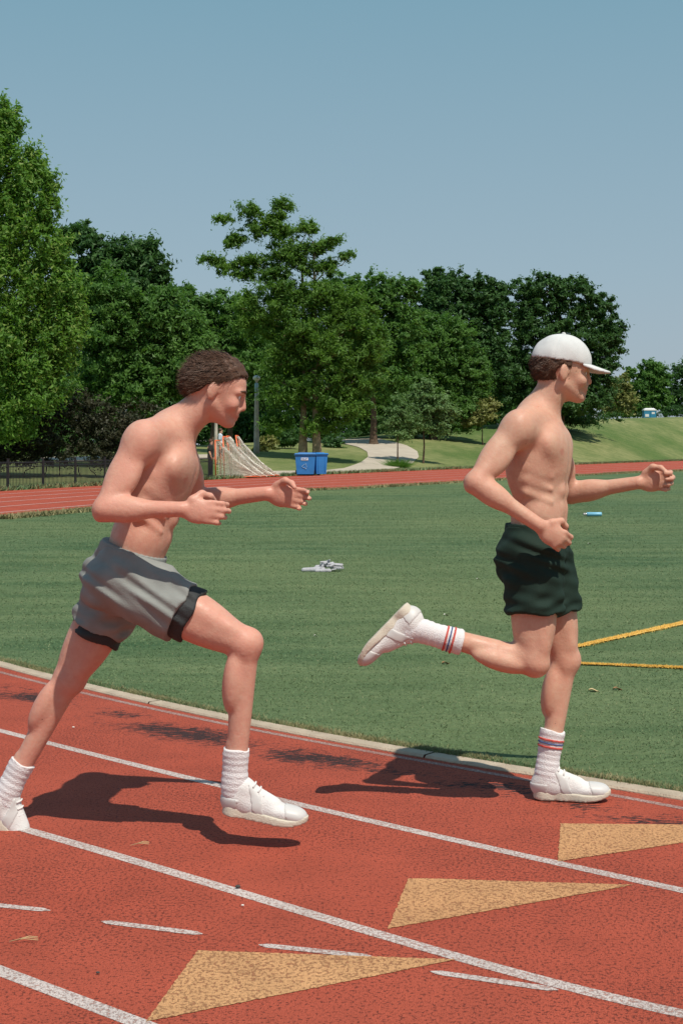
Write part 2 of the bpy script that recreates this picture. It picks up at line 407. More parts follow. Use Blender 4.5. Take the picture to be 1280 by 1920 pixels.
def dash(a, b):
    p = G(*a)[:2]; q = G(*b)[:2]; t = np.linspace(0, 1, 14); c = p + (q - p) * t[:, None]
    w = 0.030 * np.sqrt(np.clip(1 - (np.abs(t - 0.5) * 2) ** 14, 0.02, 1)); strip('white_dash', c, w, 0.0013, M['white_line'])
dash((-110, 1687), (95, 1708)); dash((190, 1728), (380, 1752)); dash((485, 1772), (700, 1795)); dash((806, 1822), (1046, 1857))
def tri(name, pts):
    q = [G(*p)[:2] for p in pts]; vs = []
    for a, b in zip(q, q[1:] + q[:1]):
        m_ = max(2, int(np.linalg.norm(b - a) / 0.008))
        for k in range(m_): p = a + (b - a) * k / m_ + RNG.normal(0, 0.0012, 2); vs.append((p[0], p[1], 0.0018))
    me = bpy.data.meshes.new(name); me.from_pydata(vs, [], [tuple(range(len(vs)))]); me.update()
    if me.polygons[0].normal.z < 0: me.flip_normals()
    tag(link(name, me, M['ochre']), kind='structure')
tri('ochre_marking', [(371, 1783), (400, 1784), (855, 1800), (273, 1917)])
tri('ochre_marking', [(765, 1648), (800, 1648), (1186, 1660), (727, 1742)])
tri('ochre_marking', [(1050, 1545), (1080, 1545), (1490, 1549), (1045, 1616)])
# far lane lines
kk = 120; fi = resample(inner[k_in - 14:], kk); fo = resample(np.vstack([catmull(o_near, 10)[-15:-1], catmull(far_out, 8)]), kk)
for k in range(1, 6):
    c = fi + (fo - fi) * k / 6; strip('white_line', c, 0.07, 0.003, M['white_line'])
strip('white_line', fi + (fo - fi) * 0.012, 0.06, 0.003, M['inner_line'])

# yellow lines painted on the turf, with blades of their own
def inside(pts, poly):
    x, y = pts[:, 0], pts[:, 1]; poly = np.asarray(poly); c = np.zeros(len(pts), bool); j = len(poly) - 1
    for i in range(len(poly)):
        xi, yi = poly[i]; xj, yj = poly[j]
        hitm = ((yi > y) != (yj > y)) & (x < (xj - xi) * (y - yi) / ((yj - yi) if yj != yi else 1e-9) + xi); c ^= hitm; j = i
    return c
def blades(name, pts, z, h, w, m, parent=None, lean=0.5):
    n = len(pts); a = RNG.uniform(0, 2 * np.pi, n); h = h * RNG.uniform(0.5, 1.3, n); w = w * RNG.uniform(0.7, 1.3, n)
    L = RNG.normal(0, lean, (n, 2)) * h[:, None]
    b0 = np.c_[pts[:, 0] - np.cos(a) * w / 2, pts[:, 1] - np.sin(a) * w / 2, np.full(n, z)]
    b1 = np.c_[pts[:, 0] + np.cos(a) * w / 2, pts[:, 1] + np.sin(a) * w / 2, np.full(n, z)]
    t = np.c_[pts[:, 0] + L[:, 0], pts[:, 1] + L[:, 1], z + h]
    V = np.stack([b0, b1, t], 1).reshape(-1, 3); F = np.arange(3 * n).reshape(-1, 3)
    return tag(link(name, np_mesh(name, V, F), m, parent), kind='stuff')
corner = G(960, 1243)[:2]
yl = [np.array([corner, G(1280, 1171)[:2]]), np.array([corner, G(1280, 1256)[:2]])]
ypoly = []
for c, w0, w1 in ((yl[0], 0.05, 0.085), (yl[1], 0.04, 0.05)):
    e = c[1] + (c[1] - c[0]) * 0.9; cc = resample(np.array([c[0], e]), 50)
    cc += np.c_[np.zeros(50), RNG.normal(0, 0.006, 50)]; ww = np.linspace(w0, w1 + (w1 - w0) * 0.9, 50)
    strip('yellow_line', cc, ww, 0.016, M['yellow'])
    n = 12000; u = RNG.uniform(0, 1, n); s = RNG.normal(0, 0.42, n); base = c[0] + (e - c[0]) * u[:, None]; dr = (e - c[0]) / np.linalg.norm(e - c[0]); nn = np.array([-dr[1], dr[0]])
    pts = base + nn * (s * (w0 + (w1 + (w1 - w0) * 0.9 - w0) * u) * 0.7)[:, None]; ypoly.append(pts)
blades('painted_grass', np.vstack(ypoly), 0.012, 0.009, 0.006, M['yellow_blade'], lean=1.0)

# turf blades where they can be seen
n = 900000; d = 5.2 * (48 / 5.2) ** RNG.uniform(0, 1, n); x = RNG.uniform(-0.275, 0.275, n) * d
pts = np.c_[x, d]; ok = inside(pts, rim); pts = pts[ok]
for c, w in ((yl[0], 0.05), (yl[1], 0.028)):
    a = c[0]; e = (c[1] - a); Ln = np.linalg.norm(e); e = e / Ln; rel = pts - a; t = rel @ e; s = np.abs(rel @ np.array([-e[1], e[0]]))
    pts = pts[~((t > 0) & (s < w))]
pts = pts[:300000]
print('turf blades', len(pts))
dd = pts[:, 1]
blades('turf_grass', pts, 0.004, 0.0085 * (dd / 7) ** 0.15, 0.0055 * np.clip(dd / 7, 0.8, 4) ** 0.8, M['blade'], lean=1.1)
# dry fringe along the curb and the far rims
def fringe(name, c, n, spread, z, h, w, m, clump=True, side=1, taper=None):
    c = resample(c, 800); u = RNG.uniform(0, 1, n)
    if clump:
        cen = RNG.uniform(0, 1, 60); wt = RNG.uniform(0.006, 0.02, 60); k = RNG.integers(0, 60, n); u = np.clip(cen[k] + RNG.normal(0, 1, n) * wt[k], 0, 1)
    t = np.gradient(c, axis=0); t /= np.linalg.norm(t, axis=1)[:, None]; nn = np.c_[-t[:, 1], t[:, 0]]
    i = (u * 799).astype(int); off = np.abs(RNG.normal(0, spread, n)) * side
    return blades(name, c[i] + nn[i] * off[:, None] + RNG.normal(0, 0.01, (n, 2)), z, h, w, m, lean=0.6)
sgn = 1 if inside(np.array([along(near_in, 0.05)[20]]), rim)[0] else -1
fringe('dry_grass', near_in[:48], 14000, 0.030, 0.005, 0.017, 0.004, M['dry'], True, sgn)
fringe('weedy_grass', near_in[:48], 12000, 0.02, 0.005, 0.014, 0.005, M['blade'], True, sgn)
fringe('dry_grass', catmull(far_in, 8), 24000, 0.22, 0.01, 0.05, 0.03, M['dry'], False, 1)
fringe('dry_grass', catmull(far_in, 8), 14000, 0.12, 0.01, 0.09, 0.03, M['dry'], True, -1)
fringe('rim_grass', catmull(far_out, 8), 16000, 0.3, -0.01, 0.14, 0.05, M['dry'], True, 1)
fringe('rim_grass', catmull(far_out, 8), 14000, 0.3, -0.01, 0.16, 0.05, M['blade'], False, 1)

# ------------------------------------------------------------------ path
def drape_poly(name, outline, m, dz=0.03, kind='structure'):
    """path strip given as left and right edges (photo survey) laid on the terrain"""
    L, R = outline; n = 60
    Lp = resample(np.array([hit(*q)[:2] for q in L]), n); Rp = resample(np.array([hit(*q)[:2] for q in R]), n)
    K = 8; V = []
    for a, b in zip(Lp, Rp):
        for k in range(K + 1):
            p = a + (b - a) * k / K; V.append((p[0], p[1], float(terr(*p)) + dz))
    F = [(i * (K + 1) + k, i * (K + 1) + k + 1, (i + 1) * (K + 1) + k + 1, (i + 1) * (K + 1) + k) for i in range(n - 1) for k in range(K)]
    o = link(name, np_mesh(name, V, F), m); o['kind'] = kind
    if o.data.polygons[0].normal.z < 0: o.data.flip_normals()
    return o
drape_poly('path', ([(470, 885.5), (520, 884), (600, 884), (645, 879), (676, 868), (690, 857), (688, 848), (672, 839), (640, 832), (632, 827), (650, 824)],
                    [(470, 892), (520, 890), (600, 888.5), (680, 885.0), (735, 881), (770, 871), (785, 858), (782, 847), (762, 836), (735, 829), (712, 823.5)]), M['path'])
drape_poly('road', ([(-60, 858), (120, 858), (300, 856), (395, 853)], [(-60, 866), (120, 866), (300, 864), (395, 861)]), M['path'])

# ------------------------------------------------------------------ trees
LEAF_N = 1.85
def quads_mesh(name, C, Nrm, size, m, parent, elong=1.5):
    n = len(C); Nrm = Nrm / np.maximum(np.linalg.norm(Nrm, axis=1), 1e-6)[:, None]
    r = RNG.normal(0, 1, (n, 3)); A = np.cross(Nrm, r); A /= np.maximum(np.linalg.norm(A, axis=1), 1e-6)[:, None]; B = np.cross(Nrm, A)
    s = size * RNG.uniform(0.6, 1.35, n)[:, None]
    V = np.stack([C - A * s * elong * 0.55 + B * s * 0.15, C + B * s * 0.55, C + A * s * elong * 0.5 - B * s * 0.35], 1).reshape(-1, 3)
    return link(name, np_mesh(name, V, np.arange(3 * n).reshape(-1, 3)), m, parent)
def tree(label, base, lobes, n_leaf, leaf, m, trunk_r, group='trees beyond the running track', bark='bark', name='park_tree', clump=0.16, flat=0.7, cat='tree', gap=0.62, limbs=True, fork=0.35, nclump=1.0, trunks=None, elong=1.5, up=0.2):
    """lobes: (px, py, rx_px, ry_px, distance offset m) at the tree's own distance"""
    base = np.array(base, float); d = base[1]; root = empty(name, base, label, cat, group)
    Ls = []
    for q in lobes:
        c = P(q[0], q[1], d); c = c * 1.0
        dy = q[4] if len(q) > 4 else 0.0
        k = (d + dy) / d; c = np.array([c[0] * k, d + dy, CAM_H + (c[2] - CAM_H) * k])
        rx = q[2] / F_PX * d; rz = q[3] / F_PX * d; ry = (q[5] if len(q) > 5 else min(max(rx, rz) * 0.8, rx * 1.2))
        Ls.append((c, np.array([rx, ry, rz])))
    area = np.array([np.prod(R) ** (2 / 3) for c, R in Ls]); area /= area.sum()
    Cs = []; Ns = []; tips = []
    for (c, R), a in zip(Ls, area):
        nl = int(n_leaf * LEAF_N * a); rc = clump * 0.72 * np.prod(R) ** (1 / 3) + 0.12
        nc = max(6, int(nclump * 3.6 * np.prod(R) ** (2 / 3) / rc ** 2))
        dv = RNG.normal(0, 1, (nc, 3)); dv /= np.linalg.norm(dv, axis=1)[:, None]
        rr = (1 - gap * RNG.uniform(0, 1, nc) ** 1.6) * (1 + 0.10 * np.sin(dv[:, 0] * 5 + c[0]) * np.sin(dv[:, 2] * 6 + c[1]))
        cc = c + dv * rr[:, None] * R
        tips.append(cc)
        k = RNG.integers(0, nc, nl); crad = rc * RNG.uniform(0.5, 1.7, nc)
        o = RNG.normal(0, 1, (nl, 3)); o /= np.linalg.norm(o, axis=1)[:, None]; o *= np.minimum(np.abs(RNG.normal(0, 0.62, nl)), 1.35)[:, None]
        ax_ = dv + RNG.normal(0, 0.5, (nc, 3)) + np.array([0, 0, up]); ax_[:, 2] *= flat; ax_ /= np.linalg.norm(ax_, axis=1)[:, None]
        o = o * 0.85 + ax_[k] * ((o * ax_[k]).sum(1) * 0.9)[:, None]; o[:, 2] = o[:, 2] * flat
        pos = cc[k] + o * crad[k][:, None]; Cs.append(pos)
        Ns.append(o * 0.45 + dv[k] * 0.35 + np.array([0, 0, 0.40]) + RNG.normal(0, 0.75, (nl, 3)))
    quads_mesh('crown', np.vstack(Cs), np.vstack(Ns), leaf * 1.0, m, root, elong)
    top = max(c[2] + R[2] * 0.4 for c, R in Ls); cz = np.average([c for c, R in Ls], axis=0, weights=area)
    for tb in (trunks or [(0.0, 0.0)]):
        mb = MB()
        b = base + np.array([tb[0], tb[1], -0.15])
        hgt = top - b[2]; fk = np.array([b[0] + (cz[0] - b[0]) * 0.25, b[1], b[2] + hgt * fork])
        tp = np.array([cz[0] + tb[0] * 0.8, cz[1], b[2] + hgt * 0.85])
        line = catmull([b, b + (fk - b) * 0.2, (b + fk) / 2 + RNG.normal(0, 0.04, 3), fk, (fk + tp) / 2 + RNG.normal(0, 0.25, 3), tp], 4)
        u = np.linspace(0, 1, len(line)); rad = trunk_r * (1.0 - 0.88 * u) ; rad[:3] *= [1.45, 1.2, 1.08]
        mb.tube(line, list(rad), 9)
        if limbs:
            sk = [(line[i], rad[i]) for i in range(min(6, len(line) - 2), len(line))]
            order = sorted(range(len(Ls)), key=lambda i: np.min(np.linalg.norm(line - Ls[i][0], axis=1)))
            for i_ in order:
                (c, R), cc = Ls[i_], tips[i_]
                if len(Ls) > 8 and c[2] < b[2] + hgt * 0.25: continue
                cost = [np.linalg.norm(q[0] - c) + 2.5 * max(0, q[0][2] - c[2] + 0.25 * np.linalg.norm((q[0] - c)[:2])) for q in sk]
                s0, rs = sk[int(np.argmin(cost))]
                mid = (s0 + c) / 2 + np.array([0, 0, -0.05 * np.linalg.norm(c - s0)]) + RNG.normal(0, 0.12, 3)
                r0 = min(rs * 0.75, trunk_r * 0.45); br = catmull([s0, mid, c + (c - mid) * 0.25], 5)
                mb.tube(br, list(np.linspace(r0, r0 * 0.4, len(br))), 6, False); sk += [(br[q], r0 * (1 - 0.6 * q / len(br))) for q in range(3, len(br), 2)]
                for q in cc[RNG.permutation(len(cc))[:7]]:
                    s1 = br[RNG.integers(4, len(br))]; m1 = (s1 + q) / 2 + RNG.normal(0, 0.08, 3)
                    mb.tube([s1, m1, q], [r0 * 0.35, r0 * 0.22, r0 * 0.08], 4, False)
        mb.build('trunk', M[bark], root, True)
    return root
def on(px, d, dz=0.0):
    x = (px - 640) / F_PX * d; return (x, d, float(terr(x, d)) + dz)

# tall bright tree at the left edge
tree('tall bright green tree rising out of the top left, behind the black fence', on(-50, 50),
     [(-40, 250, 60, 70), (-5, 290, 38, 60), (20, 235, 22, 40), (45, 330, 38, 55), (75, 330, 22, 45), (-60, 380, 80, 80), (30, 420, 60, 70), (85, 400, 28, 50),
      (100, 470, 36, 50), (-30, 520, 90, 80), (60, 540, 70, 70), (120, 560, 40, 60), (30, 640, 90, 70), (110, 650, 48, 55), (-40, 690, 90, 80), (60, 730, 80, 55), (5, 205, 14, 26), (100, 350, 10, 30), (135, 610, 34, 45), (20, 800, 50, 30)],
     80000, 0.105, M['leaf_bright'], 0.35, clump=0.20, flat=1.15, gap=0.85, up=1.2, nclump=1.3)
tree('dark green tree with a rounded top just right of the tall bright one', on(200, 66),
     [(150, 450, 40, 38), (190, 470, 40, 40), (235, 490, 45, 50), (275, 490, 38, 46), (160, 540, 60, 60), (255, 560, 60, 60), (210, 620, 80, 70), (300, 530, 18, 34), (210, 700, 90, 70)],
     52000, 0.15, M['leaf_deep'], 0.3, clump=0.17)
tree('broad mid green tree in front of the dark rounded one, left of the lamp posts', on(255, 60),
     [(190, 560, 58, 62), (260, 590, 62, 66), (320, 600, 42, 60), (210, 660, 70, 60), (300, 680, 70, 60), (175, 740, 70, 50), (265, 730, 70, 50), (365, 650, 44, 60), (350, 710, 50, 44)],
     60000, 0.13, M['leaf_mid'], 0.28, clump=0.17)
tree('mid green tree behind the left lamp post, its top a shallow dome', on(400, 84),
     [(350, 580, 36, 42), (395, 590, 44, 46), (445, 600, 44, 44), (370, 650, 60, 56), (450, 670, 60, 60), (400, 720, 70, 40), (352, 545, 12, 16)],
     40000, 0.16, M['leaf_mid'], 0.25, clump=0.18)
tree('low shadowy tree deep in the wood behind the left lamp post', on(430, 100),
     [(400, 640, 60, 60), (470, 660, 60, 60), (520, 640, 60, 60), (450, 735, 60, 34), (390, 740, 40, 30), (520, 735, 50, 34)],
     24000, 0.19, M['leaf_deep'], 0.3, clump=0.2)
tree('brushy dark thicket of bare twigs behind the fence at the left edge', on(110, 52),
     [(-20, 800, 60, 50), (30, 790, 60, 50), (100, 780, 60, 60), (165, 790, 50, 56), (225, 800, 50, 50), (70, 840, 70, 36), (180, 845, 60, 32), (280, 800, 44, 50), (320, 825, 40, 30), (0, 850, 60, 30)],
     34000, 0.075, leaf_material('leaf_brush', (0.020, 0.030, 0.012), (0.065, 0.060, 0.030), 0.1), 0.028, name='thicket', cat='thicket', limbs=False, trunks=[(-1.4, 0), (-0.7, 0.4), (0, 0), (0.8, 0.3), (1.5, 0)], fork=0.2, bark='bark', gap=0.9)
# honey locust in the middle
tree('tall airy honey locust with open ragged crown, tallest tree in the middle', on(582, 74),
     [(528, 386, 24, 12), (467, 396, 30, 12), (420, 410, 20, 8), (510, 410, 26, 16), (575, 428, 26, 14), (533, 436, 30, 16), (481, 430, 28, 16), (439, 450, 26, 14), (617, 457, 30, 13),
      (650, 479, 18, 9), (392, 486, 20, 8), (425, 500, 30, 14), (472, 492, 30, 16), (538, 476, 44, 26), (590, 468, 26, 14), (458, 514, 26, 14), (514, 512, 36, 18), (612, 500, 32, 16), (567, 500, 26, 16),
      (540, 555, 70, 34), (620, 560, 60, 42), (660, 600, 52, 50), (480, 590, 50, 44), (560, 620, 70, 44), (610, 670, 80, 50), (535, 660, 50, 46), (660, 700, 60, 46), (556, 730, 56, 44), (630, 760, 62, 36), (520, 790, 30, 26), (690, 650, 36, 50), (600, 800, 40, 16)],
     95000, 0.10, M['leaf_locust'], 0.30, bark='bark_pale', clump=0.24, nclump=1.25, flat=0.85, gap=1.0, up=0.1, trunks=[(-0.42, 0.3), (0.36, 0)], fork=0.28, elong=2.0)
tree('spreading light green tree directly behind the honey locust, to its right', on(700, 92),
     [(650, 555, 50, 44), (700, 550, 50, 40), (745, 560, 44, 42), (680, 620, 60, 60), (750, 630, 50, 60), (640, 660, 60, 60), (712, 700, 70, 60), (770, 540, 20, 22)],
     40000, 0.17, M['leaf_mid'], 0.3, clump=0.17)
tree('wide round headed tree with drooping green crown right of the path', on(812, 99),
     [(770, 620, 54, 36), (830, 630, 54, 40), (870, 665, 42, 46), (740, 665, 54, 50), (800, 690, 70, 60), (880, 715, 38, 46), (760, 750, 66, 50), (850, 765, 56, 40), (700, 720, 50, 60), (905, 700, 16, 30), (690, 785, 40, 26), (770, 795, 60, 22), (850, 800, 50, 16)],
     75000, 0.14, M['leaf_mid'], 0.32, clump=0.15)
tree('very dark maple with knobbly crown, left one of the pair on the skyline', on(870, 112),
     [(815, 545, 26, 34), (850, 545, 38, 38), (895, 550, 40, 38), (935, 565, 32, 34), (840, 590, 50, 50), (910, 610, 50, 50), (800, 590, 22, 40), (880, 670, 70, 60), (930, 700, 40, 60), (800, 515, 9, 10), (822, 510, 9, 10)],
     52000, 0.19, M['leaf_deep'], 0.4, clump=0.16)
tree('very dark maple with domed crown, right one of the pair on the skyline', on(1050, 114),
     [(985, 560, 34, 38), (1025, 548, 40, 36), (1075, 552, 42, 38), (1120, 580, 34, 38), (1145, 625, 26, 34), (1000, 620, 56, 50), (1080, 630, 60, 56), (1130, 668, 36, 36), (1020, 700, 70, 56), (1100, 715, 56, 44), (960, 700, 40, 60), (1060, 750, 90, 28)],
     70000, 0.19, M['leaf_deep'], 0.4, clump=0.16)
# young street trees by the path
tree('slender young tree with sparse pale leaves beside the path, above the small bush', hit(745, 866),
     [(748, 765, 22, 24), (728, 790, 18, 18), (766, 790, 22, 20), (748, 815, 22, 12)], 5200, 0.10, M['leaf_pale'], 0.055, name='young_tree', group='young trees beside the path', clump=0.3, gap=0.9, fork=0.55)
tree('fuller young tree with dense pale crown, on the grass right of the path', hit(793, 869),
     [(790, 745, 28, 24), (812, 765, 34, 28), (776, 780, 26, 26), (815, 800, 30, 16), (792, 725, 16, 14), (838, 775, 16, 20)], 12000, 0.11, M['leaf_pale'], 0.07, name='young_tree', group='young trees beside the path', clump=0.26, gap=0.8, fork=0.5)
# distant trees at the right
tree('small dark upright tree behind the portable toilet on the hill', on(1218, 175),
     [(1215, 700, 22, 26), (1235, 705, 18, 26), (1200, 725, 24, 24), (1230, 745, 26, 26), (1200, 755, 24, 18), (1180, 700, 10, 12)], 16000, 0.26, M['leaf_mid'], 0.25, clump=0.2)
tree('dark tree cut off by the right edge, beyond the hill', on(1285, 180),
     [(1275, 700, 22, 16), (1300, 690, 30, 24), (1275, 735, 26, 26), (1310, 730, 30, 40), (1262, 758, 20, 18), (1330, 700, 40, 60)], 16000, 0.26, M['leaf_deep'], 0.3, clump=0.22, gap=0.7)
tree('yellowish green bushy tree at the left of the portable toilet', on(1158, 165),
     [(1160, 725, 22, 24), (1145, 745, 20, 24), (1172, 750, 18, 24), (1135, 765, 16, 14)], 12000, 0.22, M['leaf_olive'], 0.12, clump=0.22, name='bushy_tree')
tree('pale yellowish shrub under the left dark maple, at the edge of the round headed tree', on(905, 98),
     [(900, 775, 26, 18), (918, 760, 16, 14), (885, 790, 18, 12)], 5000, 0.14, M['leaf_olive'], 0.07, name='shrub', cat='shrub', group=None, clump=0.25)
# the shaded wood behind: one tree each, crowns low
wood = [(330, 112, 'far tree of the wood seen left of the lacrosse goals'), (230, 108, 'far tree of the wood behind the left runner'), (430, 128, 'far tree of the wood behind the two lamp posts'), (940, 130, 'far tree of the wood behind the two dark maples'),(110, 100, 'far tree of the wood behind the bare thicket'), (30, 95, 'far tree of the wood behind the tall bright tree'), (480, 135, 'far tree of the wood just left of the honey locust trunks'), (560, 125, 'far tree of the wood behind the two honey locust trunks'),
        (660, 128, 'far tree of the wood just left of where the path vanishes'), (770, 122, 'far tree of the wood just right of where the path vanishes'), (860, 124, 'far tree of the wood behind the fuller young tree')]
for px, d, lb in wood:
    ls = []
    for k in range(13):
        ls.append((px + random.uniform(-60, 60), random.uniform(660, 805 if px > 450 else 835), random.uniform(38, 56), random.uniform(26, 38)))
    tree(lb, on(px, d), ls, 11000, 0.27, M['leaf_deep'], 0.28, clump=0.2, fork=0.4)
for px, py, w, h, d, lb, mt in [(500, 838, 16, 24, 82, 'pale tangled shrub between the lamp post and the honey locust', 'leaf_olive'), (700, 812, 60, 14, 118, 'dark low undergrowth where the path vanishes', 'leaf_deep'), (590, 812, 50, 16, 112, 'dark low undergrowth behind the honey locust trunks', 'leaf_deep'),
                             (655, 806, 40, 16, 126, 'dark undergrowth between the honey locust trunks and the path end', 'leaf_deep'), (1180, 774, 60, 10, 190, 'far dark hedge on the skyline left of the portable toilet', 'leaf_deep'), (60, 838, 120, 18, 86, 'dark hedge far behind the picket fence at left', 'leaf_mid'), (230, 838, 120, 16, 88, 'dark hedge far behind the left runner', 'leaf_deep'), (840, 806, 60, 14, 112, 'dark low undergrowth at the foot of the round headed tree', 'leaf_deep'), (485, 848, 14, 9, 80, 'small brown weedy tuft at the foot of the lamp post', 'leaf_olive'), (623, 836, 14, 18, 88, 'dark shrub at the right of the honey locust trunks', 'leaf_deep'),
                             (1060, 784, 110, 12, 118, 'dark low hedge along the foot of the right maple', 'leaf_deep'), (540, 822, 16, 16, 84, 'dark shrub just left of the honey locust trunks', 'leaf_deep'), (1168, 772, 20, 9, 168, 'low hedge below the yellowish bushy tree', 'leaf_mid'), (1262, 772, 24, 10, 168, 'low hedge right of the portable toilet', 'leaf_deep')]:
    b = P(px, py, d); b[2] = min(float(terr(b[0], b[1])), b[2])
    tree(lb, b, [(px - w * 0.4, py, w * 0.6, h * 0.9), (px + w * 0.4, py, w * 0.6, h * 0.9), (px, py - h * 0.2, w * 0.6, h)], 5000 if w > 40 else 2200, 0.15, M[mt], 0.04, name='shrub', cat='shrub', group=None, limbs=False, clump=0.3, trunks=[(-0.2, 0), (0.2, 0)])
b = hit(746, 876)
bush = empty('grass_bush', b, 'small spiky green bush at the foot of the slender young tree', 'bush')
n = 900; u = RNG.normal(0, 0.13, (n, 2)); a = RNG.uniform(0, 6.28, n); h = RNG.uniform(0.2, 0.5, n); o = u * 1.6 + RNG.normal(0, 0.10, (n, 2))
c0 = np.c_[b[0] + u[:, 0] * 1.3, b[1] + u[:, 1], np.full(n, b[2] - 0.02)]; tpp = np.c_[b[0] + o[:, 0] * 2, b[1] + o[:, 1] * 2, b[2] + h]
wv = np.c_[np.cos(a), np.sin(a), np.zeros(n)] * 0.02
V = np.stack([c0 - wv, c0 + wv, tpp], 1).reshape(-1, 3); link('foliage', np_mesh('foliage', V, np.arange(3 * n).reshape(-1, 3)), M['leaf_mid'], bush)

# ------------------------------------------------------------------ fence
M['black_metal'] = mat('black_metal', (0.018, 0.018, 0.02), 0.45, spec=0.5)
f0, f1 = G(-80, 926)[:2] + np.array([-0.0, 0.5]), hit(452, 895.5)[:2]
fl = resample(along(catmull(far_out[:4], 10), 0.35)[:], 400)
if np.linalg.norm(fl[0] - f0) > 3: pass
fl = np.vstack([fl[0] + (fl[0] - fl[10]) / np.linalg.norm(fl[0] - fl[10]) * 3.5, fl])
arc = np.r_[0, np.cumsum(np.linalg.norm(np.diff(fl, axis=0), axis=1))]
def fpt(s): return np.array([np.interp(s, arc, fl[:, 0]), np.interp(s, arc, fl[:, 1])])
end = next((s for s in np.arange(0, arc[-1], 0.05) if (fpt(s)[0] / fpt(s)[1] * F_PX + 640) > 398), arc[-1])
fence = empty('picket_fence', (*fpt(1), 0), 'black metal picket fence along the far side of the track at left', 'fence')
FH = 0.84
for nm, zz in (('rail', FH - 0.05), ('rail', FH - 0.16), ('rail', 0.10)):
    mb = MB(); pts = [(*fpt(s), float(terr(*fpt(s))) + zz) for s in np.arange(0, end, 0.4)]; mb.tube(pts, 0.014, 4); mb.build('rail', M['black_metal'], fence)
pk = MB(); pk.box((0, 0, FH / 2), (0.018, 0.018, FH)); pkm = bpy.data.meshes.new('picket'); pkm.from_pydata(pk.v, [], pk.f); pkm.materials.append(M['black_metal'])
po = MB(); po.box((0, 0, FH / 2 + 0.03), (0.06, 0.06, FH + 0.06)); po.box((0, 0, FH + 0.07), (0.075, 0.075, 0.02)); pom = bpy.data.meshes.new('post'); pom.from_pydata(po.v, [], po.f); pom.materials.append(M['black_metal'])
def inst(name, me, loc, parent, rz=0):
    o = bpy.data.objects.new(name, me); COL.objects.link(o); o.parent = parent; o.location = Vector(loc) - parent.location; o.rotation_euler = (0, 0, rz); return o
step = end / 235
for k in range(236):
    p = fpt(k * step); inst('picket', pkm, (*p, float(terr(*p))), fence)
for s in np.arange(0.6, end + 0.2, 1.95):
    p = fpt(s); inst('post', pom, (*p, float(terr(*p))), fence)
p = fpt(min(end, 3.6)); tg = MB(); tg.box((p[0], p[1] - 0.03, 0.52), (0.07, 0.01, 0.12)); tg.build('tag', mat('tag_white', (0.75, 0.75, 0.72)), fence)

# ------------------------------------------------------------------ lamp posts
M['pole'] = mat('aged_concrete', (0.50, 0.45, 0.38), 0.85, var=0.2, vscale=3, bump=0.3, bscale=30)
M['pole_blue'] = mat('pale_blue_paint', (0.36, 0.52, 0.55), 0.6, var=0.25, vscale=8)
M['globe'] = mat('globe', (0.72, 0.70, 0.66), 0.35)
def lamp(base, top_px, label, rb, rt, lean=0.0, band=True):
    d = base[1]; H = P(640, top_px, d)[2] - base[2]; r = empty('lamp_post', base, label, 'lamp post', 'lamp posts beside the path')
    mb = MB(); mb.tube([(base[0] + lean * (1 - t), d, base[2] - 0.1 + (H * 0.80) * t) for t in np.linspace(0, 1, 8)], list(np.linspace(rb, rt, 8)), 12); mb.build('pole', M['pole'], r, True)
    mb = MB(); mb.tube([(base[0], d, base[2] + H * 0.79), (base[0], d, base[2] + H * 0.90)], rt * 1.02, 12)
    if band: mb.build('painted_collar', M['pole_blue'], r, True)
    else: mb.build('collar', M['pole'], r, True)
    mb = MB(); mb.tube([(base[0], d, base[2] + H * 0.90), (base[0], d, base[2] + H * 0.94)], [0.05, 0.09], 10); mb.build('lamp_holder', M['pole'], r)
    mb = MB(); z0 = base[2] + H * 0.935; mb.tube([(base[0], d, z0 + t) for t in (0, 0.05, 0.12, 0.2, 0.26, 0.29)], [0.10, 0.17, 0.21, 0.19, 0.11, 0.02], 14); mb.build('globe', M['globe'], r, True)
lamp(hit(481, 850), 704, 'pale concrete lamp post with globe and pale blue collar, left of the blue bins', 0.165, 0.10)
lamp(hit(405, 868), 724, 'slimmer concrete lamp post at the left end of the lacrosse goals', 0.10, 0.07, band=False)

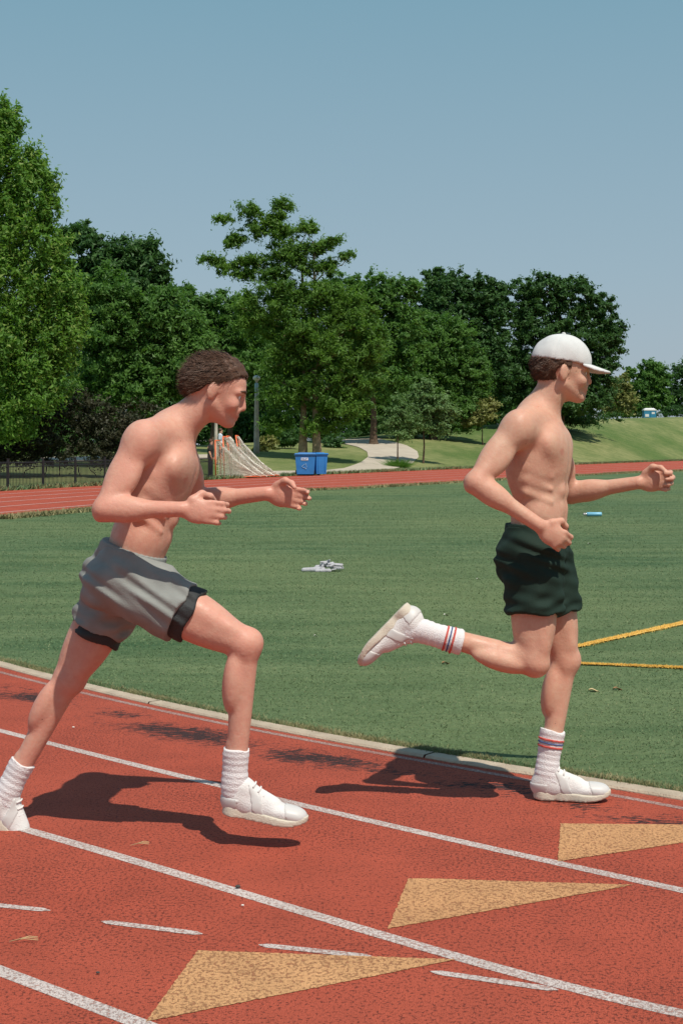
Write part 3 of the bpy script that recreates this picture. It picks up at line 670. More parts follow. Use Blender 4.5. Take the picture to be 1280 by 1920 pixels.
# ------------------------------------------------------------------ lacrosse goals
M['orange'] = mat('orange_paint', (0.75, 0.155, 0.05), 0.45, var=0.1, vscale=4)
M['net'] = mat('white_net', (0.74, 0.69, 0.60), 0.8)
def goal(x0, x1, lean, d, label, tail, top):
    """two posts and a bar, net draped back to a low point at the right"""
    a = P(x0, 0, d); z0 = float(terr(a[0], d)); zt = P(0, top, d)[2]
    b0 = np.array([P(x0, 0, d)[0], d, z0]); t0 = np.array([P(x0 - lean, 0, d)[0], d, zt]); d2 = d + 1.25
    b1 = np.array([P(x1, 0, d2)[0], d2, z0]); t1 = np.array([P(x1 - lean, 0, d2)[0], d2, zt]); tl = np.array([P(tail, 0, d + 0.6)[0], d + 0.6, z0 + 0.03])
    r = empty('lacrosse_goal', b0, label, 'lacrosse goal', 'lacrosse goals nested together beside the track')
    for p, q in ((b0, t0), (b1, t1)):
        mb = MB(); mb.tube([p, q], 0.028, 8); mb.build('goal_post', M['orange'], r, True)
    mb = MB(); mb.tube([t0, t1], 0.028, 8); mb.build('crossbar', M['orange'], r, True)
    for p in (b0, b1):
        mb = MB(); mb.tube([p, tl], 0.022, 6); mb.build('ground_bar', M['orange'], r, True)
    N = 30; V = []; Fc = []
    def edge(u):   # frame point for u in 0..1 round the frame
        L = [b0, t0, t1, b1]; q = u * 3; i = min(int(q), 2); return L[i] + (L[i + 1] - L[i]) * (q - i)
    strands = []
    for k in range(N + 1):
        e = edge(k / N); pts = []
        for t in np.linspace(0, 1, 14):
            p = e + (tl - e) * t; sag = (t * (1 - t)) * 1.5 * (e[2] - z0) / 1.8; p = p + np.array([0, 0, -sag * 0.55]); p[2] = max(p[2], z0 + 0.02); pts.append(p + RNG.normal(0, 0.012, 3))
        strands.append(pts)
    mb = MB()
    for s in strands: mb.tube(s, 0.010, 3, False)
    for t in range(1, 14):
        mb.tube([s[t] for s in strands], 0.009, 3, False)
        if t < 13: mb.tube([s[t] * 0.5 + s[t + 1] * 0.5 for s in strands], 0.005, 3, False)
    for j in range(N): mb.tube([strands[j][t] * 0.5 + strands[j + 1][t] * 0.5 for t in range(14)], 0.005, 3, False)
    mb.build('net', M['net'], r)
    mb = MB(); mb.tube([t1] + strands[20][1:], 0.016, 4, False); mb.build('net_cord', M['net'], r)
goal(404.5, 414, 1, 56.0, 'leftmost orange framed lacrosse goal of the nested row', 488, 826)
goal(421, 431, 3, 56.6, 'lacrosse goal second from the left, thin orange post slightly tilted', 500, 819)
goal(434, 440, 9, 57.4, 'lacrosse goal third from the left, thickest leaning orange post', 514, 818)
goal(453, 458, 11, 58.2, 'rightmost lacrosse goal with pale net trailing over the grass', 524, 817)

# ------------------------------------------------------------------ wheelie bins
M['bin'] = mat('blue_plastic', (0.03, 0.20, 0.52), 0.45, var=0.1, vscale=3)
M['bin_dark'] = mat('blue_plastic_lid', (0.022, 0.17, 0.45), 0.4, var=0.1, vscale=3)
M['rubber'] = mat('rubber', (0.02, 0.02, 0.02), 0.8)
M['sticker'] = mat('sticker_white', (0.72, 0.74, 0.76), 0.6)
M['emblem'] = mat('emblem_pale_blue', (0.30, 0.50, 0.70), 0.6)
def bin_(px, d, rot, w, label, sticker):
    x = (px - 640) / F_PX * d; z = float(terr(x, d)) ; r = empty('wheelie_bin', (x, d, z), label, 'bin', 'blue wheelie bins beside the track')
    Rm = Vector; H = 0.86
    from mathutils import Euler
    e = Euler((0, 0, rot)); off = Vector((x, d, z))
    def T(mb):
        out = []
        for v in mb.v:
            q = Vector(v); q.rotate(e); out.append(tuple(q + off))
        mb.v = out; return mb
    b = MB(); b.box((0, 0, 0.08 + H / 2 - 0.02), (w * 0.80, 0.62, H - 0.04), taper=(1.2, 1.12)); T(b).build('body', M['bin'], r)
    b = MB(); b.box((0, 0, H + 0.05), (w * 1.04, 0.76, 0.05)); T(b).build('rim', M['bin_dark'], r)
    b = MB(); b.box((0, -0.01, H + 0.095), (w * 1.02, 0.78, 0.045), taper=(0.93, 0.9)); b.box((0, 0.0, H + 0.13), (w * 0.7, 0.5, 0.03), taper=(0.9, 0.9)); T(b).build('lid', M['bin_dark'], r)
    b = MB(); b.tube([(-w * 0.36, 0.42, H + 0.07), (w * 0.36, 0.42, H + 0.07)], 0.02, 8); b.box((-w * 0.36, 0.39, H + 0.06), (0.04, 0.08, 0.05)); b.box((w * 0.36, 0.39, H + 0.06), (0.04, 0.08, 0.05)); T(b).build('handle', M['bin_dark'], r)
    for sx in (-1, 1):
        b = MB(); b.tube([(sx * w * 0.40, 0.33, 0.12), (sx * (w * 0.40 + 0.05), 0.33, 0.12)], 0.12, 16); T(b).build('wheel', M['rubber'], r)
    for k in (-0.27, 0.27) if not sticker else ():
        b = MB(); b.box((k * w, -0.343, 0.5), (0.03, 0.02, 0.62)); T(b).build('rib', M['bin'], r)
    if sticker:
        b = MB(); b.box((-0.03, -0.352, 0.73), (0.30, 0.006, 0.11)); T(b).build('sticker', M['sticker'], r)
        b = MB(); b.box((-0.10, -0.357, 0.745), (0.12, 0.004, 0.02)); b.box((0.04, -0.357, 0.745), (0.10, 0.004, 0.02)); b.box((-0.05, -0.357, 0.712), (0.2, 0.004, 0.014)); T(b).build('sticker_print', M['bin_dark'], r)
        b = MB()
        for k in range(3):
            a = math.pi / 2 + k * 2 * math.pi / 3; a2 = a + 2 * math.pi / 3 * 0.72
            p = Vector((math.cos(a) * 0.10, math.sin(a) * 0.10)); q = Vector((math.cos(a2) * 0.10, math.sin(a2) * 0.10))
            b.tube([(p.x - 0.03, -0.338 + 0.0, 0.42 + p.y), (q.x - 0.03, -0.338, 0.42 + q.y)], 0.012, 4)
            dv = (q - p).normalized(); nn = Vector((-dv.y, dv.x)) * 0.03
            b.add([(q.x - 0.03 + nn.x, -0.352, 0.42 + q.y + nn.y), (q.x - 0.03 - nn.x, -0.352, 0.42 + q.y - nn.y), (q.x - 0.03 + dv.x * 0.045, -0.352, 0.42 + q.y + dv.y * 0.045)], [(0, 1, 2)])
        T(b).build('emblem', M['emblem'], r)
    return r
bin_(572, 61.0, 0.05, 0.90, 'blue wheelie bin with white sticker on its front, left of the two beside the track', True)
bin_(595, 61.6, 0.60, 0.62, 'plain blue wheelie bin turned sideways, right of the two beside the track', False)

# ------------------------------------------------------------------ portable toilet, white frame, white building, goal frame
M['toilet'] = mat('toilet_blue', (0.035, 0.22, 0.36), 0.5); M['white'] = mat('white_plastic', (0.72, 0.72, 0.70), 0.5)
x = (1216 - 640) / F_PX * 161; z = 1.3 + (835 - 767.5) / F_PX * 161 - 2.15
pt = empty('portable_toilet', (x, 161, z), 'small blue portable toilet with white roof beyond the grassy hill', 'portable toilet')
b = MB(); b.box((x, 161, z + 1.0), (1.35, 1.15, 2.0)); b.build('cabin', M['toilet'], pt)
b = MB(); b.box((x, 161, z + 2.06), (1.42, 1.22, 0.12)); b.box((x, 161, z + 2.2), (1.3, 1.1, 0.16), taper=(0.7, 0.6)); b.build('roof', M['white'], pt)
b = MB(); b.box((x + 0.33, 161 - 0.60, z + 1.0), (0.58, 0.03, 1.85)); b.build('door', M['toilet'], pt)
b = MB(); b.box((x + 0.33, 161 - 0.625, z + 1.72), (0.34, 0.02, 0.22)); b.build('sign', M['white'], pt)
b = MB(); b.box((x - 0.36, 161 - 0.59, z + 1.45), (0.42, 0.02, 0.30)); b.build('vent_panel', M['white'], pt)
x = (1111 - 640) / F_PX * 138; z = float(terr(x, 138)) - 0.1
af = empty('a_frame_sign', (x, 138, z), 'tiny white A-frame standing on the ridge of the grassy hill', 'A-frame sign')
for s in (-1, 1):
    b = MB(); b.box((x + s * 0.14, 138, z + 0.40), (0.1, 0.04, 0.95), rot=__import__('mathutils').Euler((0, -s * 0.22, 0))); b.build('panel', M['white'], af)
b = MB(); b.tube([(x - 0.4, 138.3, z + 0.62), (x + 1.5, 138.3, z + 0.70)], 0.02, 5); b.build('crossbar', M['white'], af)
x = (452 - 640) / F_PX * 145; z = float(terr(x, 145))
hb = empty('park_building', (x, 145, z), 'low white building glimpsed between trunks behind the lacrosse goals', 'building')
b = MB(); b.box((x - 1.0, 145, 2.2), (6.4, 4, 1.6)); b.build('wall', M['white'], hb)
b = MB(); b.box((x - 1.0, 145, 3.1), (7.2, 4.8, 0.25)); b.build('roof', mat('roof_grey', (0.2, 0.2, 0.2)), hb)
for k in range(4):
    b = MB(); b.box((x - 3.2 + k * 1.5, 142.97, 2.2), (0.6, 0.06, 0.7)); b.build('window', mat('window_dark', (0.03, 0.035, 0.04), 0.1) if k == 0 else bpy.data.materials['window_dark'], hb)

# ------------------------------------------------------------------ crumpled top, bottle and litter on the turf
c = G(606, 1072); sc = c[1] / F_PX

M['cloth'] = mat('pale_grey_cotton', (0.44, 0.43, 0.45), 0.9, var=0.08, vscale=20, bump=0.4, bscale=60, spec=0.1)

c = G(1110, 969); bt = empty('water_bottle', c, 'pale blue water bottle with silver cap lying on the turf', 'bottle')
r = 0.037; z = r + 0.01; ax = np.array([1, 0.06, 0]); ax /= np.linalg.norm(ax)
def bp(s): return tuple(c + ax * s + np.array([0, 0, z]))
b = MB(); b.tube([bp(s) for s in (-0.105, -0.10, 0.155, 0.165, 0.168)], [0.028, r, r, r * 0.93, r * 0.6], 18); b.build('body', mat('bottle_blue', (0.20, 0.48, 0.66), 0.35), bt, True)
b = MB(); b.tube([bp(s) for s in (-0.135, -0.125, -0.105)], [0.023, 0.026, 0.028], 14); b.build('neck', mat('bottle_steel', (0.6, 0.6, 0.6), 0.3, 0.8), bt, True)
b = MB(); b.tube([bp(s) for s in (-0.17, -0.165, -0.135)], [0.018, 0.024, 0.024], 14); b.build('cap', mat('bottle_cap', (0.45, 0.42, 0.40), 0.5), bt, True)
M['straw'] = mat('straw', (0.55, 0.42, 0.22), 0.8); M['leaf_dead'] = mat('dead_leaf', (0.32, 0.17, 0.08), 0.8, var=0.3, vscale=60); M['grit'] = mat('grit', (0.06, 0.06, 0.055), 0.9); M['pebble'] = mat('pebble_white', (0.7, 0.66, 0.6), 0.8)
def litter(name, px, py, m, size, label, cat, kind=0, ang=0.3, z0=0.003):
    c = G(px, py); b = MB()
    if kind == 0:   # a curled leaf
        K = 7; vs = []; 
        for i in range(K + 1):
            t = i / K; w = math.sin(math.pi * t) ** 0.7 * 0.32 * size
            q = Vector((t - 0.5, 0)) * size
            for s in (-1, 0, 1):
                X = q.x; Y = s * w; vs.append((c[0] + X * math.cos(ang) - Y * math.sin(ang), c[1] + X * math.sin(ang) + Y * math.cos(ang), z0 + 0.006 + abs(s) * 0.007 + 0.006 * math.sin(t * 5)))
        fs = []
        for i in range(K):
            for s in range(2): fs.append((i * 3 + s, i * 3 + s + 1, i * 3 + s + 4, i * 3 + s + 3))
        b.add(vs, fs)
    elif kind == 1:
        for k in range(3):
            a = ang + k * 0.15; p = Vector((c[0] + k * 0.006, c[1] + k * 0.004, z0 + 0.004 + 0.002 * k)); dv = Vector((math.cos(a), math.sin(a), 0.03)) * size
            b.tube([p - dv * 0.5, p + Vector((0, 0.004, 0.004)), p + dv * (0.5 - 0.1 * k)], 0.0009, 5)
    else:
        b.tube([(c[0] + size * q, c[1], z0 + size * 0.28) for q in (-0.5, -0.35, 0.05, 0.4, 0.5)], [size * 0.08, size * 0.26, size * 0.3, size * 0.2, size * 0.05], 7)
    tag(b.build(name, m, None, True), label, cat)
litter('straw_sprig', 262, 1588, M['straw'], 0.06, 'dry straw sprig on the red track between the left runner and second white line', 'straw', 1, 0.15)
litter('straw_sprig', 45, 1769, M['straw'], 0.075, 'faint dry stalk on the red track under the leftmost white dash', 'straw', 1, 0.05)
litter('dark_chip', 446, 1667, M['grit'], 0.016, 'dark rubber chip lying on the middle white lane line', 'chip', 2)
litter('dark_chip', 184, 1828, M['grit'], 0.010, 'small dark chip on bare red track left of the nearest ochre marking', 'chip', 2)
litter('pebble', 455, 1701, M['pebble'], 0.009, 'white pebble on the red track below the middle white lane line', 'pebble', 2)
litter('pebble', 138, 1366, M['pebble'], 0.012, 'white pebble on the innermost lane at left', 'pebble', 2)
litter('dead_leaf', 1157, 1296, M['leaf_dead'], 0.05, 'reddish brown curled leaf on the turf just below the yellow corner lines', 'leaf', 0, 0.1)
litter('dead_leaf', 1112, 1299, M['straw'], 0.055, 'straw coloured curled leaf on the turf left of the reddish one', 'leaf', 0, -0.1)
litter('paper_scrap', 1104, 1021, M['pebble'], 0.05, 'white paper scrap on the turf below the water bottle', 'paper', 0, 0.6)
litter('paper_scrap', 896, 1088, M['pebble'], 0.04, 'tiny white scrap on the turf behind the dark shorts of the right runner', 'paper', 0, 0.6)
litter('paper_scrap', 836, 1156, M['pebble'], 0.045, 'white scrap on the turf behind the raised foot of the right runner', 'paper', 0, 0.6)
litter('dead_leaf', 835, 1247, M['leaf_dead'], 0.05, 'small brown leaf on the turf below the raised shin of the right runner', 'leaf', 0, 0.4)
litter('paper_scrap', 592, 1196, M['pebble'], 0.03, 'tiny white scrap on bare turf below the crumpled shirt', 'paper', 0, 0.2)

# ------------------------------------------------------------------ figures: one continuous surface each
def nrm(v): v = np.asarray(v, float); return v / np.linalg.norm(v)
class Field:
    def __init__(s, lo, hi, h):
        s.lo = np.array(lo, float); s.h = h; s.n = np.ceil((np.array(hi) - s.lo) / h).astype(int) + 1
        s.v = np.full(s.n, 0.25, np.float32)
    def region(s, lo, hi, pad):
        a = np.clip(np.floor((np.array(lo) - pad - s.lo) / s.h).astype(int), 0, s.n); b = np.clip(np.ceil((np.array(hi) + pad - s.lo) / s.h).astype(int) + 1, 0, s.n)
        if (b <= a).any(): return None
        g = [(s.lo[i] + s.h * np.arange(a[i], b[i])).astype(np.float32) for i in range(3)]
        X, Y, Z = np.meshgrid(*g, indexing='ij'); return tuple(slice(a[i], b[i]) for i in range(3)), np.stack([X, Y, Z], -1)
    def add(s, prim, k=0.02, sub=False):
        lo, hi, f = prim; r = s.region(lo, hi, k + 3 * s.h)
        if r is None: return
        sl, Pt = r; d = f(Pt).astype(np.float32); v = s.v[sl]
        if sub: d = -d; t = np.clip(0.5 - 0.5 * (v - d) / k, 0, 1); hh = v + (d - v) * t + k * t * (1 - t); s.v[sl] = hh
        else:
            t = np.clip(0.5 + 0.5 * (v - d) / k, 0, 1); s.v[sl] = v + (d - v) * t - k * t * (1 - t)
    def cut(s, fn, lo=None, hi=None):
        """keep only where fn(p) < 0"""
        r = s.region(s.lo if lo is None else lo, (s.lo + s.h * s.n) if hi is None else hi, 0); sl, Pt = r
        s.v[sl] = np.maximum(s.v[sl], fn(Pt).astype(np.float32))
    def mesh(s, name, smooth_iter=1):
        V = s.v; h = s.h; ins = V < 0
        c = np.zeros(tuple(s.n - 1), np.uint8)
        sl = lambda i, j, k: (slice(i, s.n[0] - 1 + i), slice(j, s.n[1] - 1 + j), slice(k, s.n[2] - 1 + k))
        for i in (0, 1):
            for j in (0, 1):
                for k in (0, 1): c += ins[sl(i, j, k)]
        act = (c > 0) & (c < 8); I = np.argwhere(act); idx = np.full(act.shape, -1, np.int32); idx[act] = np.arange(len(I))
        cor = {(i, j, k): V[I[:, 0] + i, I[:, 1] + j, I[:, 2] + k] for i in (0, 1) for j in (0, 1) for k in (0, 1)}
        acc = np.zeros((len(I), 3)); cnt = np.zeros(len(I))
        for a in cor:
            for ax in range(3):
                if a[ax]: continue
                b = list(a); b[ax] = 1; va, vb = cor[a], cor[tuple(b)]; m = (va < 0) != (vb < 0)
                t = np.where(m, va / np.where(m, va - vb, 1), 0); p = np.tile(np.array(a, float), (len(I), 1)); p[:, ax] = t
                acc[m] += p[m]; cnt[m] += 1
        P3 = s.lo + (I + acc / cnt[:, None]) * h
        Fs = []
        for ax in range(3):
            o1, o2 = (ax + 1) % 3, (ax + 2) % 3
            A = [slice(None)] * 3; B = [slice(None)] * 3; A[ax] = slice(0, -1); B[ax] = slice(1, None)
            m = ins[tuple(A)] != ins[tuple(B)]; E = np.argwhere(m); E = E[(E[:, o1] > 0) & (E[:, o2] > 0) & (E[:, o1] < s.n[o1] - 1) & (E[:, o2] < s.n[o2] - 1)]
            def cell(d1, d2):
                q = E.copy(); q[:, o1] -= d1; q[:, o2] -= d2; return idx[q[:, 0], q[:, 1], q[:, 2]]
            f = np.stack([cell(0, 0), cell(1, 0), cell(1, 1), cell(0, 1)], 1)
            fl = ~ins[E[:, 0], E[:, 1], E[:, 2]]; f[fl] = f[fl][:, ::-1]; Fs.append(f)
        Fq = np.vstack(Fs); Fq = Fq[(Fq >= 0).all(1)]
        for _ in range(smooth_iter):      # gentle relaxation
            acc = np.zeros_like(P3); cnt = np.zeros(len(P3))
            for a, b in ((0, 1), (1, 2), (2, 3), (3, 0)):
                np.add.at(acc, Fq[:, a], P3[Fq[:, b]]); np.add.at(cnt, Fq[:, a], 1); np.add.at(acc, Fq[:, b], P3[Fq[:, a]]); np.add.at(cnt, Fq[:, b], 1)
            P3 = P3 * 0.5 + 0.5 * acc / np.maximum(cnt, 1)[:, None]
        return P3, Fq
def cone(a, b, ra, rb):
    a = np.array(a, float); b = np.array(b, float); ba = b - a; L2 = ba @ ba; R = max(ra, rb)
    def f(p):
        t = np.clip((p - a) @ ba / L2, 0, 1); return np.linalg.norm(p - a - t[..., None] * ba, axis=-1) - (ra + t * (rb - ra))
    return np.minimum(a, b) - R, np.maximum(a, b) + R, f
def ell(c, ax, rad):
    c = np.array(c, float); ax = np.array(ax, float); rad = np.array(rad, float); R = rad.max()
    def f(p):
        q = ((p - c) @ ax.T) / rad; k0 = np.linalg.norm(q, axis=-1); k1 = np.linalg.norm(q / rad, axis=-1); return k0 * (k0 - 1) / np.maximum(k1, 1e-6)
    return c - R, c + R, f
def frame(fwd, up):
    up = nrm(up); f = np.asarray(fwd, float); f = nrm(f - up * (f @ up)); return f, np.cross(up, f), up     # forward, left, up

def fingers(F, w, d, n, t, curl=(0.7, 1.3, 1.3), s=1.0, rf=0.0092):
    """relaxed half fist: w wrist, d along the hand, n palm side, t thumb side"""
    d = nrm(d); n = nrm(n - d * (n @ d)); t = nrm(t - d * (t @ d) - n * (t @ n))
    F.add(ell(w + d * 0.052 * s, (d, t, n), (0.052 * s, 0.041 * s, 0.0175 * s)), 0.014)
    lens = ((0.040, 0.026, 0.020), (0.045, 0.029, 0.021), (0.041, 0.027, 0.020), (0.032, 0.021, 0.018))
    for j in range(4):
        p = w + d * (0.092 - 0.004 * abs(j - 1)) * s + t * (0.031 - 0.0205 * j) * s; a = 0.0
        for q in range(3):
            a += curl[q] * (1 + 0.06 * (j - 1.5)); dv = d * math.cos(a) + n * math.sin(a); e = p + dv * lens[j][q] * s
            F.add(cone(p, e, (rf - 0.0008 * q) * s * (0.9 if j == 3 else 1), (rf - 0.0008 * (q + 1)) * s * (0.9 if j == 3 else 1)), 0.006 if q else 0.010); p = e
    p = w + d * 0.030 * s + t * 0.034 * s; 
    for dv, L, r0, r1 in ((nrm(d * 0.7 + t * 0.55 + n * 0.35), 0.038, 0.0135, 0.0115), (nrm(d * 0.85 + n * 0.5 - t * 0.15), 0.030, 0.0110, 0.0100), (nrm(d * 0.55 + n * 0.7 - t * 0.45), 0.024, 0.0100, 0.0085)):
        e = p + dv * L * s; F.add(cone(p, e, r0 * s, r1 * s), 0.010); p = e

def human(name, label, J, skin, h=0.0046, group=None, s=1.0, base=None, face=True):
    """J: joints in world space"""
    pts = np.array([v for k, v in J.items() if not k.startswith('_')]); lo = pts.min(0) - 0.2; hi = pts.max(0) + 0.2
    F = Field(lo, hi, h); hip = (J['hipL'] + J['hipR']) / 2; neck = J['neck']; u = nrm(neck - hip)
    wP = nrm(J['hipL'] - J['hipR']); wS = nrm(J['shL'] - J['shR']); wP = nrm(wP - u * (wP @ u)); wS = nrm(wS - u * (wS @ u)); fP = np.cross(wP, u); fS = np.cross(wS, u)
    wM = nrm(wP + wS); fM = np.cross(wM, u); at = lambda t: hip + (neck - hip) * t; a = lambda *q: F.add(*q)
    L = np.linalg.norm(neck - hip)
    a(ell(at(0.03), (fP, wP, u), (0.105 * s, 0.155 * s, 0.105 * s)), 0.03)
    a(ell(at(0.28) + fM * 0.008, (fM, wM, u), (0.100 * s, 0.140 * s, 0.14 * s)), 0.05)
    a(ell(at(0.66) + fS * 0.008, (fS, wS, u), (0.112 * s, 0.150 * s, 0.175 * s)), 0.05)
    for sg, sh in ((1, 'shL'), (-1, 'shR')):
        a(ell(at(0.75) + fS * 0.066 + wS * sg * 0.070, (fS, wS, u), (0.040 * s, 0.080 * s, 0.060 * s)), 0.035)
        a(cone(neck + fS * 0.050 - u * 0.035 + wS * sg * 0.02, J[sh] + u * 0.030 + fS * 0.012, 0.011, 0.013), 0.02)
        a(cone(neck + fS * 0.046 - u * 0.030 + wS * sg * 0.015, J['head'] - nrm(J['_up']) * 0.070 + wS * sg * 0.050, 0.013, 0.014), 0.018)
        for q_ in range(4): a(cone(at(0.62 - 0.085 * q_) + fM * 0.070 + wM * sg * 0.100, at(0.68 - 0.085 * q_) + wM * sg * 0.142 - fM * 0.01, 0.004, 0.007), 0.016)
        a(ell(at(0.60) - fS * 0.020 + wS * sg * 0.110, (fS, wS, u), (0.065 * s, 0.045 * s, 0.12 * s)), 0.04)
        a(ell(at(0.76) - fS * 0.078 + wS * sg * 0.080, (fS, wS, u), (0.040 * s, 0.070 * s, 0.085 * s)), 0.03)
        a(cone(neck - u * 0.015, J[sh] + u * 0.012, 0.046 * s, 0.045 * s), 0.04)
        a(cone(at(0.88) - fS * 0.01, J[sh] - u * 0.02, 0.075 * s, 0.055 * s), 0.04)
        a(ell(at(-0.02) - fP * 0.065 + wP * sg * 0.070, (fP, wP, u), (0.064 * s, 0.070 * s, 0.080 * s)), 0.03)
    F.add((at(0.15) - 0.2, at(0.9) + 0.2, cone(at(0.12) - fP * 0.118, at(0.80) - fS * 0.137, 0.016, 0.018)[2]), 0.03, True)     # groove of the spine
    F.add((at(0.15) - 0.2, at(0.9) + 0.2, cone(at(0.18) + fM * 0.108, at(0.80) + fS * 0.145, 0.010, 0.016)[2]), 0.025, True)
    for k in range(3):
        for sg in (1, -1): a(ell(at(0.20 + 0.12 * k) + fM * (0.070 + 0.006 * k) + wM * sg * 0.032, (fM, wM, u), (0.026, 0.028, 0.030)), 0.016)
    # neck and head
    hc = J['head']; f, w, up = frame(J['_face'], J['_up'])
    a(cone(neck - u * 0.02, hc - up * 0.075 - f * 0.020, 0.060 * s, 0.056 * s), 0.03)
    H = lambda x, y, z: hc + f * x + w * y + up * z
    ax = (f, w, up)
    a(ell(H(-0.004, 0, 0.006), ax, (0.099, 0.077, 0.094)), 0.02)
    a(ell(H(0.036, 0, -0.045), ax, (0.056, 0.058, 0.076)), 0.02)
    for sg in (1, -1): a(cone(H(0.004, sg * 0.050, -0.062), H(0.068, sg * 0.014, -0.104), 0.020, 0.018), 0.02)
    a(ell(H(0.079, 0, -0.104), ax, (0.019, 0.022, 0.017)), 0.014)
    if face:
        for sg in (1, -1):
            F.add(ell(H(0.098, sg * 0.033, -0.016), ax, (0.014, 0.019, 0.013)), 0.012, True)
            a(cone(H(0.088, sg * 0.014, 0.004), H(0.074, sg * 0.050, 0.000), 0.0095, 0.0085), 0.012)
            a(ell(H(0.068, sg * 0.042, -0.045), ax, (0.020, 0.020, 0.020)), 0.02)
            a(cone(H(0.092, sg * 0.012, -0.056), H(0.088, sg * 0.014, -0.058), 0.0095, 0.0085), 0.006)
            a(ell(H(-0.006, sg * 0.083, -0.024), (nrm(f * 0.9 + w * sg * -0.45), nrm(w * sg * 0.9 + f * 0.45), up), (0.019, 0.008, 0.032)), 0.006)
        a(cone(H(0.092, 0, -0.006), H(0.105, 0, -0.044), 0.0080, 0.0115), 0.010)
        a(cone(H(0.082, 0.014, -0.066), H(0.082, -0.014, -0.066), 0.014, 0.014), 0.014); a(ell(H(0.091, 0, -0.0745), ax, (0.013, 0.023, 0.0060)), 0.005); a(ell(H(0.089, 0, -0.0865), ax, (0.013, 0.020, 0.0065)), 0.005)
    # arms
    for sd_ in 'LR':
        sg = 1 if sd_ == 'L' else -1
        sh, el, wr = J['sh' + sd_], J['el' + sd_], J['wr' + sd_]; ua = nrm(el - sh); fa = nrm(wr - el)
        a(ell(sh + ua * 0.025, frame(ua, wS * 1.0 + u * 0.01), (0.075 * s, 0.057 * s, 0.057 * s)), 0.02)
        a(cone(sh, el, 0.044 * s, 0.036 * s), 0.022)
        bend = nrm(fa - ua * (fa @ ua)) if abs(fa @ ua) < 0.995 else fS
        mid = (sh + el) / 2; a(ell(mid + bend * 0.022 + ua * 0.01, frame(ua, np.cross(ua, bend)), (0.080 * s, 0.034 * s, 0.036 * s)), 0.012)
        a(ell(mid - bend * 0.018 - ua * 0.01, frame(ua, np.cross(ua, bend)), (0.090 * s, 0.034 * s, 0.034 * s)), 0.02)
        a(cone(el, wr, 0.034 * s, 0.0245 * s), 0.02); a(ell(el - fa * 0.004 + ua * 0.020, frame(ua, np.cross(ua, bend)), (0.022, 0.018, 0.018)), 0.012)
        a(ell(el + fa * 0.065, frame(fa, np.cross(fa, bend) if np.linalg.norm(np.cross(fa, bend)) > 0.05 else up), (0.080 * s, 0.042 * s, 0.036 * s)), 0.02)
        hd = nrm(J['_hand' + sd_]) if '_hand' + sd_ in J else fa
        palm = J.get('_palm' + sd_, -wS * sg); thumb = J.get('_thumb' + sd_, np.array([0, 0, 1.0]))
        fingers(F, wr, hd, np.array(palm, float), np.array(thumb, float), J.get('_curl' + sd_, (0.7, 1.3, 1.2)))
    # legs
    for sd_ in 'LR':
        hp, kn, an = J['hip' + sd_], J['kn' + sd_], J['an' + sd_]; th = nrm(kn - hp); sk = nrm(an - kn)
        fw = J.get('_knee' + sd_); fw = nrm(fP if fw is None else fw); fw = nrm(fw - th * (fw @ th)); bk = -(fw - sk * (fw @ sk)); bk = nrm(bk); lat = np.cross(th, fw)
        a(cone(hp, kn, 0.084 * s, 0.053 * s), 0.03)
        a(ell(hp + (kn - hp) * 0.62 + fw * 0.022 + lat * 0.030, (th, fw, lat), (0.12 * s, 0.034 * s, 0.034 * s)), 0.012); a(ell(hp + (kn - hp) * 0.66 + fw * 0.022 - lat * 0.032, (th, fw, lat), (0.10 * s, 0.034 * s, 0.032 * s)), 0.012)
        a(ell(hp + (kn - hp) * 0.45 + fw * 0.032, (th, fw, lat), (0.17 * s, 0.052 * s, 0.060 * s)), 0.03)
        a(ell(hp + (kn - hp) * 0.50 - fw * 0.032, (th, fw, lat), (0.16 * s, 0.045 * s, 0.055 * s)), 0.03)
        for q in (1, -1): a(ell(hp + (kn - hp) * 0.84 + fw * 0.026 + lat * q * 0.030, (th, fw, lat), (0.045 * s, 0.022 * s, 0.022 * s)), 0.02)
        out = (th - sk) + fw * max(0.02, 0.9 - np.linalg.norm(th - sk)); lk = nrm(np.cross(th, fw)); out = nrm(out - lk * (out @ lk))
        a(ell(kn + out * 0.022, (np.cross(lk, out), out, lk), (0.034 * s, 0.032 * s, 0.034 * s)), 0.025)
        a(cone(kn, an, 0.045 * s, 0.030 * s), 0.025)
        latS = np.cross(sk, bk)
        for q in (1, -1): a(ell(kn + (an - kn) * (0.27 + 0.02 * q) + bk * 0.031 + latS * q * 0.021, (sk, bk, latS), (0.098 * s, 0.034 * s, 0.033 * s)), 0.013)
        a(cone(an + bk * 0.022 - sk * 0.14, an + bk * 0.026, 0.016 * s, 0.012 * s), 0.015)
        # heel and forefoot, inside the shoe
        toe = nrm(J['_toe' + sd_]); a(cone(an, an + sk * 0.025 + toe * 0.01, 0.030 * s, 0.026 * s), 0.02)
    root = empty('person', base, label, 'person', group)
    P3, Fq = F.mesh('body', 2); me = np_mesh('body', P3, Fq, True)
    col = np.zeros((len(P3), 4), np.float32); col[:, 3] = 1
    dl = (P3 - H(0.092, 0, -0.081)) @ np.array(ax).T; col[:, 0] = np.exp(-((dl[:, 0] / 0.02) ** 2 + (dl[:, 1] / 0.020) ** 2 + (dl[:, 2] / 0.009) ** 2) ** 2)
    for sg in (1, -1):
        dn = np.linalg.norm(P3 - (at(0.70) + fS * 0.118 + wS * sg * 0.085), axis=1); col[:, 0] = np.maximum(col[:, 0], 0.8 * np.exp(-(dn / 0.016) ** 4))
